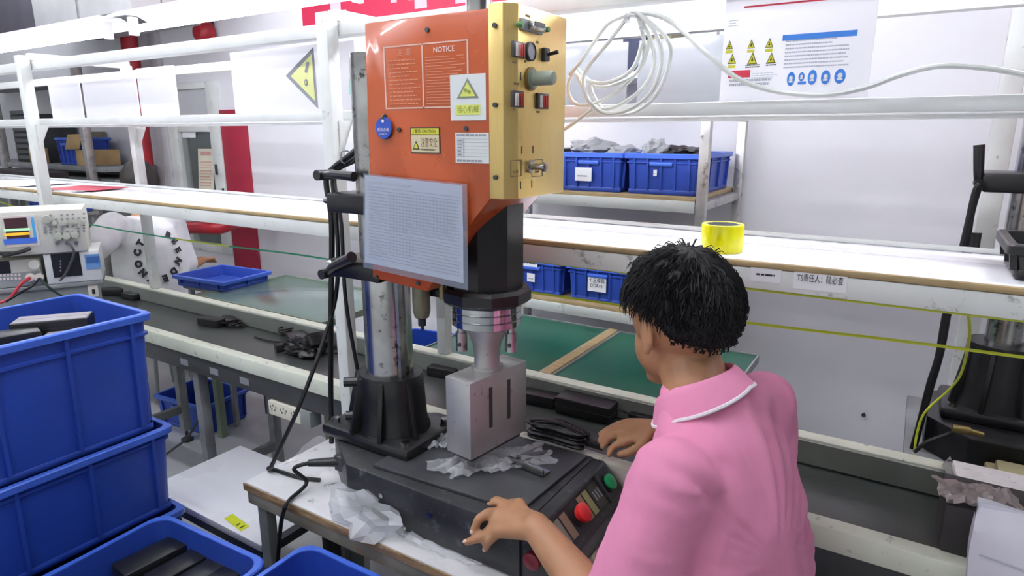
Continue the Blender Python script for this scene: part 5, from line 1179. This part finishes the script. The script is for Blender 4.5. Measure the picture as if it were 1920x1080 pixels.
# right arm and hand over the belt
Re = V((-.30, 1.40, .87)); Rw = Zp(1236, 803, .875)
limb(body, [Rs + V((.006, -.012, -.025)), Rs.lerp(Re, .5), Re], [.042, .044, .04]); limb(body, [Re, Re.lerp(Rw, .35), Re.lerp(Rw, .8), Rw], [.04, .039, .03, .026])
RK = [Zp(1178, 793, .872), Zp(1170, 805, .868), Zp(1166, 818, .862), Zp(1170, 830, .856)]
for k in RK: limb(body, [Rw.lerp(k, .1), Rw.lerp(k, .6), k], [.02, .017, .0125], 12)
rf = [[RK[0], Zp(1158, 797, .866), Zp(1140, 806, .858), Zp(1126, 814, .85)], [RK[1], Zp(1150, 806, .86), Zp(1134, 815, .852), Zp(1125, 826, .844)], [RK[2], Zp(1150, 816, .852), Zp(1138, 826, .844), Zp(1130, 838, .836)], [RK[3], Zp(1156, 834, .848), Zp(1146, 842, .84), Zp(1142, 852, .832)]]
for fg in rf: limb(body, fg, [.0115, .0100, .009, .0078], 10)
limb(body, [Rw.lerp(RK[3], .25), Zp(1200, 838, .86), Zp(1180, 848, .85), Zp(1163, 852, .842)], [.016, .012, .0105, .009], 10)
# legs, seated
Kn = [hip + bf * .40 + bl_ * .10 + V((0, 0, .02)), hip + bf * .38 - bl_ * .10 + V((0, 0, .02))]
for s, kn in ((1, Kn[0]), (-1, Kn[1])):
    limb(body, [hip + bl_ * (.085 * s), kn], [.085, .058]); ft = kn + V((0, 0, -.46)) - bf * .08; limb(body, [kn, kn.lerp(ft, .4), ft], [.058, .055, .038]); limb(body, [ft, ft + bf * .15 - V((0, 0, .02))], [.038, .028])
skin = link('skin', remesh(body, .0042, 5, 'skin'), M_skin, op, 60)
# nails
for fg, up_ in ((fing[2], V((0, -.4, .9))), (fing[1], V((0, -.6, .7))), (fing[3], V((0, -.9, .3)))):
    d = (fg[3] - fg[2]).normalized(); u_ = (up_ - d * up_.dot(d)).normalized(); l_ = d.cross(u_)
    nm = MB(); nm.sph(fg[3] + u_ * .0045 + d * .002, (.0062, .0046, .0026), 12, 8, Matrix((d, l_, u_)).transposed()); obj('nail', nm, M_skinl, skin)
# hair
hm = MB(); bmesh.ops.create_icosphere(hm.bm, subdivisions=6, radius=1)
def skull(f, l, u):
    """point of the scalp in head axes; at the nape it follows the neck"""
    x, y = f * .100, l * .079
    if u < -.25 and f < .15:
        h = math.hypot(x, y) + 1e-6; k = max(1, (.074 - .006 * u) / h) if f < 0 else 1; x *= k; y *= min(k, 1.05)
    return V((x - .012 + (.004 if u < -.6 else 0), y, u * .094 + .018))
def hairthick(f, l, u):
    """how far the hair stands off the skull in a direction given in head axes"""
    # face opening in front, ears and nape cut
    front = f; low = -u
    t = .0135 + .006 * u
    cut = 1.0
    if f > .25: cut = min(cut, (u - (.25 + .35 * (f - .25))) / .12 + .5)
    line = -.18 - .68 * max(0, -f) + (.30 if f > -.15 else .30 * max(0, 1 + (f + .15) / .22))   # hairline sinks towards the nape
    cut = min(cut, (u - line) / .09)
    return t, max(0, min(1, cut))
dead = []
for v in hm.bm.verts:
    d = v.co.normalized(); f, l, u = d.x, d.y, d.z
    t, cut = hairthick(f, l, u)
    q_ = V((f, l, u)) * 5.5; nz = noise.noise(q_) * .5 + noise.noise(q_ * 2.4) * .3 + noise.noise(q_ * 6) * .22
    k = t * (1 + .30 * nz)
    base = skull(f, l, u)
    p = base + V((f, l, u)) * (k * cut - .012 * (1 - cut))
    v.co = HC + hf * p.x + hl * p.y + hu * p.z
    if cut <= 0: dead.append(v)
bmesh.ops.delete(hm.bm, geom=dead, context='VERTS')
hair = obj('hair', hm, M_hair, op, 60)
hs = MB(); rg = random.Random(11); cnt = 0
while cnt < 2200:
    d = V((rg.gauss(0, 1), rg.gauss(0, 1), rg.gauss(0, 1))).normalized(); f, l, u = d
    t, cut = hairthick(f, l, u)
    if cut < .3: continue
    cnt += 1
    r0 = V((.100, .079, .094)); nrm = (hf * f + hl * l + hu * u).normalized()
    b0 = skull(f, l, u); base = HC + hf * b0.x + hl * b0.y + hu * b0.z + nrm * (t * .95)
    # strands fall away from the crown whorl
    wh = V((-.35, .05, .93)).normalized(); g_ = d - wh; tang = hf * g_.x + hl * g_.y + hu * g_.z
    tang = tang - nrm * tang.dot(nrm)
    if tang.length < .05: tang = V((rg.gauss(0, 1), rg.gauss(0, 1), rg.gauss(0, 1)))
    tang = (tang.normalized() + V((rg.gauss(0, .3), rg.gauss(0, .3), rg.gauss(0, .3)))).normalized(); tang = (tang - nrm * tang.dot(nrm)).normalized()
    L_ = rg.uniform(.022, .042) * (1.0 if u > .1 else .55 if u > -.2 else .3); lift = rg.uniform(-.002, .003) + (rg.uniform(.003, .010) if u > .8 and rg.random() < .2 else 0)
    sd = nrm.cross(tang) * rg.uniform(.0009, .0022)
    a = base; b = base + tang * L_ * .5 + nrm * (.001 + lift); c = base + tang * L_ + nrm * (lift * 1.2 - .006)
    va = [hs.bm.verts.new(p) for p in (a - sd, a + sd, a + nrm * .0016, b - sd * .8, b + sd * .8, b + nrm * .0016, c)]
    for fc in ((0, 2, 5, 3), (2, 1, 4, 5), (1, 0, 3, 4), (3, 5, 6), (5, 4, 6), (4, 3, 6)): hs.bm.faces.new([va[i] for i in fc])
so = obj('hair_strands', hs, M_hair, op, 60); so['kind'] = 'stuff'
# polo shirt
sh = MB()
sh.loft([ellring(hip + V((.02, 0, -.06)), bl_, bf, .180, .140), ellring(hip + V((.015, 0, .10)), bl_, bf, .178, .138), ellring(mid + V((.05, .0, -.32)), bl_, bf, .172, .130), ellring(mid + V((.038, 0, -.20)), bl_, bf, .170, .126), ellring(mid + V((.026, 0, -.10)), bl_, bf, .168, .118),
         ellring(mid + V((.012, 0, -.03)), bl_, bf, .162, .100), ellring(mid + V((.002, 0, .022)), bl_, bf, .125, .082), ellring(nb_ + V((.006, 0, .012)), bl_, bf, .085, .074), ellring(nb_ + V((-.002, .0, .03)), bl_, bf, .068, .066)])
Lh = Ls.lerp(Le, .80)
limb(sh, [Ls + V((.006, .012, -.018)), Ls.lerp(Le, .4) + V((.004, 0, 0)), Lh], [.068, .070, .077], 20)
limb(sh, [Rs + V((.006, -.012, -.018)), Rs.lerp(Re, .4), Rs.lerp(Re, .75)], [.066, .066, .07], 20)
limb(sh, [nb_ + V((.02, 0, -.03)), Rs + V((.012, -.01, -.012))], [.062, .066], 20); limb(sh, [Rs + V((.015, -.02, -.02)), mid + V((.06, .06, -.16))], [.066, .08], 20)
sm = remesh(sh, .006, 14, 'shirt')
# soft folds: ridges running from the left armpit down across the back, and along the sleeve
me = sm; nv = len(me.vertices); co = np.empty(nv * 3); me.vertices.foreach_get('co', co); co = co.reshape(-1, 3); no = np.empty(nv * 3); me.vertices.foreach_get('normal', no); no = no.reshape(-1, 3)
arm_pit = np.array(Ls + V((.07, .07, -.13)))
out = co.copy()
for i in range(nv):
    p = V(co[i]); q_ = p - V(arm_pit); s_ = q_.dot(bl_ * -1); z = q_.z
    back = max(0, -V(no[i]).dot(bf)); r_ = math.hypot(s_, z) + 1e-4; ang = math.atan2(s_, -z)
    wv = noise.noise(V((ang * 3.4, r_ * 2.2, 1.3))); wv2 = noise.noise(V((ang * 7.5, r_ * 4, 5.1)))
    fold = (abs(wv) ** .8) * 1.2 - .3 + .5 * wv2
    k = .014 * fold * min(1, r_ / .16) * (.35 + .65 * back) + .017 * back * (abs(noise.noise(V((s_ * 15 + z * 2.5, z * 2.0, 3.7)))) - .2) * min(1, max(0, (-z + .06) / .1)) + .004 * noise.noise(p * 11) + .0016 * noise.noise(p * 30)
    # sleeve creases
    ta_ = (p - Ls).dot((Le - Ls).normalized())
    if ta_ > .0 and (p - (Ls + (Le - Ls).normalized() * ta_)).length < .11: k *= .35
    ta = (p - Ls).dot((Le - Ls).normalized())
    if (p - (Ls + (Le - Ls).normalized() * ta)).length < .10 and ta > .02: k += .006 * noise.noise(V((p.x * 8 + p.z * 14, p.y * 8, p.z * 9)))
    out[i] = co[i] + no[i] * k
me.vertices.foreach_set('co', out.ravel()); me.update()
shirt = link('polo_shirt', me, M_pink, op, 75)
# sleeve hems
def hem(c, ax, r, m, name, par, w_=.006, th=.004):
    obj(name, MB().lathe([(r - th, 0), (r + .001, 0), (r + .002, w_), (r - th, w_)], c, ax, 36, cap=False), m, par)
hem(Lh + (Le - Ls).normalized() * .058, (Le - Ls), .066, M_trim, 'sleeve_trim', shirt, .009, .05)
# collar: band that stands at the neck and folds down, with a white line
cl = MB(); wl = MB(); n = 56; ax = (V((-.40, .06, .91))).normalized(); cf = (bf - ax * bf.dot(ax)).normalized(); clf = ax.cross(cf).normalized()
def colpt(t, k):
    a = math.pi * 2 * t; rx, ry = [(.064, .062), (.066, .065), (.073, .071), (.095, .090)][k]; h = [-.01, .040, .038, .002][k]
    fr_ = math.cos(a)                                     # 1 at the front
    d_ = cf * (math.cos(a) * ry) + clf * (math.sin(a) * rx)
    return nb_ + V((-.006, .002, .012)) + d_ + ax * (h - (.022 * max(0, fr_) if k else 0) - (.012 * abs(math.sin(a)) if k == 3 else 0))
def thick_strip(mb, fn, n, th=.0022):
    ra = [[fn(t / n, j) for j in range(len(fn(0, None)))] if False else None for t in range(0)]
gaps = [i / n for i in range(2, n - 1)]
rows_ = [[colpt(t, k) for k in range(4)] for t in gaps]
vs = [[cl.bm.verts.new(p) for p in r] for r in rows_]
for a, b in zip(vs, vs[1:]):
    for k in range(3): cl.bm.faces.new((a[k], a[k+1], b[k+1], b[k]))
collar = obj('collar', cl, M_pink, shirt, 75)
sd_ = collar.modifiers.new('solid', 'SOLIDIFY'); sd_.thickness = .003; sd_.offset = 0
sbv = collar.modifiers.new('sub', 'SUBSURF'); sbv.levels = 1; sbv.render_levels = 2
obj('collar_trim', MB().tube([r[3].lerp(r[2], .03) + (r[3] - r[2]).normalized() * .001 for r in rows_], .0032, 6, 2), M_trim, collar)
# trousers, shoes
tr_ = MB(); tr_.loft([ellring(hip + V((0, 0, -.11)), bl_, bf, .165, .125), ellring(hip + V((0, 0, .04)), bl_, bf, .16, .12)])
for s, kn in ((1, Kn[0]), (-1, Kn[1])):
    ft = kn + V((0, 0, -.42)) - bf * .075; limb(tr_, [hip + bl_ * (.085 * s), kn], [.10, .075]); limb(tr_, [kn, ft], [.075, .062])
link('trousers', remesh(tr_, .009, 6, 'trousers'), M_denim, op, 60)
for s, kn in ((1, Kn[0]), (-1, Kn[1])):
    ft = kn + V((0, 0, -.46)) - bf * .08; g_ = V((ft.x, ft.y, 0)); shm = MB(); limb(shm, [g_ + V((0, 0, .045)) - bf * .02, g_ + bf * .10 + V((0, 0, .04)), g_ + bf * .17 + V((0, 0, .035))], [.044, .042, .034]); obj('shoe', shm, M_black, op)
stl = thing('work_stool', 'round grey work stool under the worker in pink', 'stool', (hip.x + .03, hip.y, 0))
obj('seat', MB().lathe([(.14, .355), (.15, .365), (.15, .38), (.14, .388)], (hip.x + .03, hip.y, 0), (0, 0, 1), 32), M_dark, stl)
for k in range(4):
    a = math.pi / 4 + k * math.pi / 2; d = V((math.cos(a), math.sin(a), 0)); obj('leg', MB().cyl(V((hip.x + .03, hip.y, .355)) + d * .11, V((hip.x + .03, hip.y, 0)) + d * .17, .012, n=10), M_grey, stl)
# ------------------------------------------------------------------ the person in white at the far side
b2f, b2l, b2u = frame_of((-.55, .83, 0)); 
def W(px_, py_, d=3.75): return Dp(px_, py_, d)
Lsh, Rsh = W(212, 425, 3.65), W(318, 418, 3.85); md = (Lsh + Rsh) / 2
hp2 = V((md.x + .06, md.y - .02, .46))
wp = thing('person', 'person in white shirt with black ring lettering working behind the far rail', 'person', (hp2.x, hp2.y, 0))
H2 = W(264, 342, 3.95); h2f, h2l, h2u = frame_of((-.55, .80, -.25))
bd = MB(); bd.loft([ellring(hp2 + V((0, 0, -.1)), b2l, b2f, .16, .12), ellring(hp2 + V((0, 0, .2)), b2l, b2f, .15, .11), ellring(md + V((0, 0, -.1)), b2l, b2f, .16, .09), ellring(md, b2l, b2f, .09, .06)])
limb(bd, [md - V((0, 0, .03)), H2 - h2u * .05], [.06, .055]); ellip(bd, H2, h2f, h2l, h2u, (.098, .078, .105)); ellip(bd, H2 - h2u * .05 + h2f * .03, h2f, h2l, h2u, (.065, .055, .07))
ellip(bd, H2 + h2f * .10 - h2u * .02, h2f, h2l, h2u, (.018, .013, .022))
for s in (1, -1): ellip(bd, H2 + h2l * (s * .08), h2f, h2l, h2u, (.018, .008, .03))
E2 = W(182, 462, 3.5); W2 = E2 + V((-.16, .10, .02))
R2 = Rsh + V((.02, .05, -.28)); RW2 = R2 + b2f * .22
limb(bd, [Lsh, E2, W2], [.05, .04, .028]); limb(bd, [Rsh, R2, RW2], [.05, .04, .028])
for w2, d2 in ((W2, (W2 - E2).normalized()), (RW2, b2f)):
    sd = d2.cross(V((0, 0, 1))).normalized()
    for k in range(4): o_ = w2 + sd * ((k - 1.5) * .02); limb(bd, [w2, o_ + d2 * .08, o_ + d2 * .12 - V((0, 0, .015)), o_ + d2 * .15 - V((0, 0, .04))], [.022, .011, .0095, .008], 8)
    limb(bd, [w2 + d2 * .02, w2 + d2 * .05 + sd * .045, w2 + d2 * .09 + sd * .05], [.015, .011, .009], 8)
for s in (1, -1):
    kn = hp2 + b2f * .40 + b2l * (.1 * s); limb(bd, [hp2 + b2l * (.08 * s), kn], [.08, .06]); limb(bd, [kn, kn - V((0, 0, .42))], [.058, .04])
link('skin', remesh(bd, .007, 5, 'skin'), M_skin, wp, 60)
ts = MB(); ts.loft([ellring(hp2 + V((0, 0, -.1)), b2l, b2f, .21, .16), ellring(hp2 + V((0, 0, .1)), b2l, b2f, .20, .155), ellring(md + V((.03, 0, -.24)), b2l, b2f, .20, .15), ellring(md + V((.02, 0, -.1)), b2l, b2f, .195, .125), ellring(md + V((0, 0, -.01)), b2l, b2f, .17, .10), ellring(md + V((0, 0, .05)), b2l, b2f, .08, .07)])
limb(ts, [Lsh, Lsh.lerp(E2, .6), E2], [.08, .082, .075], 18); limb(ts, [Rsh, Rsh.lerp(R2, .9)], [.08, .078], 18)
tm = remesh(ts, .009, 10, 'shirt2'); nv = len(tm.vertices)
for v in tm.vertices:
    v.co += v.normal * (.010 * noise.noise(v.co * 7) + .006 * abs(noise.noise(V((v.co.x * 14, v.co.y * 14, v.co.z * 5)))))
tsh = link('loose_shirt', tm, M_shirtw, wp, 75)
# ring lettering laid on the back
import mathutils
bvh = mathutils.bvhtree.BVHTree.FromPolygons([v.co.copy() for v in tm.vertices], [list(p.vertices) for p in tm.polygons])
rc = (296, 480); 
def onback(px_, py_):
    h = bvh.ray_cast(O, _ray(px_, py_).normalized()); return h[0], h[1]
for ch, a in zip('YNOCTIREENDE', (252, 225, 200, 172, 148, 122, 60, 38, 15, -12, -40, -68)):
    x, y = rc[0] + 37 * math.cos(math.radians(a)), rc[1] - 44 * math.sin(math.radians(a)); p, nrm = onback(x, y)
    if p is None: continue
    rad = (RT * math.cos(math.radians(a)) + UP * math.sin(math.radians(a))); upv = rad - nrm * rad.dot(nrm); rgt = upv.cross(nrm)
    text(ch, .05, p + nrm * .006, rgt, upv, M_ink, tsh, .001, bold=.004)
hh = MB(); bmesh.ops.create_icosphere(hh.bm, subdivisions=4, radius=1); dead = []
for v in hh.bm.verts:
    f, l, u = v.co.normalized(); nz = noise.noise(V((f, l, u)) * 5)
    if f > .45 and u < .45: dead.append(v)
    if u < -.75: dead.append(v)
    k = 1 + .06 * nz; down = .05 * max(0, -u) if f < .3 else 0
    v.co = H2 + h2f * (f * .125 * k - .01) + h2l * (l * .102 * k) + h2u * (u * .125 * k + .012 - down)
bmesh.ops.delete(hh.bm, geom=list(set(dead)), context='VERTS'); obj('hair', hh, M_hairb, wp, 60)
tw = MB(); tw.loft([ellring(hp2 + V((0, 0, -.12)), b2l, b2f, .17, .13), ellring(hp2 + V((0, 0, .03)), b2l, b2f, .165, .125)])
for s in (1, -1): kn = hp2 + b2f * .40 + b2l * (.1 * s); limb(tw, [hp2 + b2l * (.08 * s), kn, kn - V((0, 0, .38))], [.095, .075, .06])
link('trousers', remesh(tw, .01, 5, 'tr2'), mat('plaid_dark', '#6a4a4c', .9, var=.4, vscale=30), wp, 60)
for s in (1, -1): kn = hp2 + b2f * .40 + b2l * (.1 * s); g_ = V((kn.x, kn.y, .04)); shm = MB(); limb(shm, [g_ - b2f * .03, g_ + b2f * .14], [.04, .036]); obj('shoe', shm, M_black, wp)
st2 = thing('work_stool', 'grey work stool under the person in white', 'stool', (hp2.x, hp2.y, 0))
obj('seat', MB().lathe([(.14, .31), (.15, .32), (.15, .335), (.14, .342)], (hp2.x, hp2.y, 0), (0, 0, 1), 28), M_dark, st2)
for k in range(4): a = math.pi / 4 + k * math.pi / 2; d = V((math.cos(a), math.sin(a), 0)); obj('leg', MB().cyl(V((hp2.x, hp2.y, .31)) + d * .11, V((hp2.x, hp2.y, 0)) + d * .17, .012, n=10), M_grey, st2)
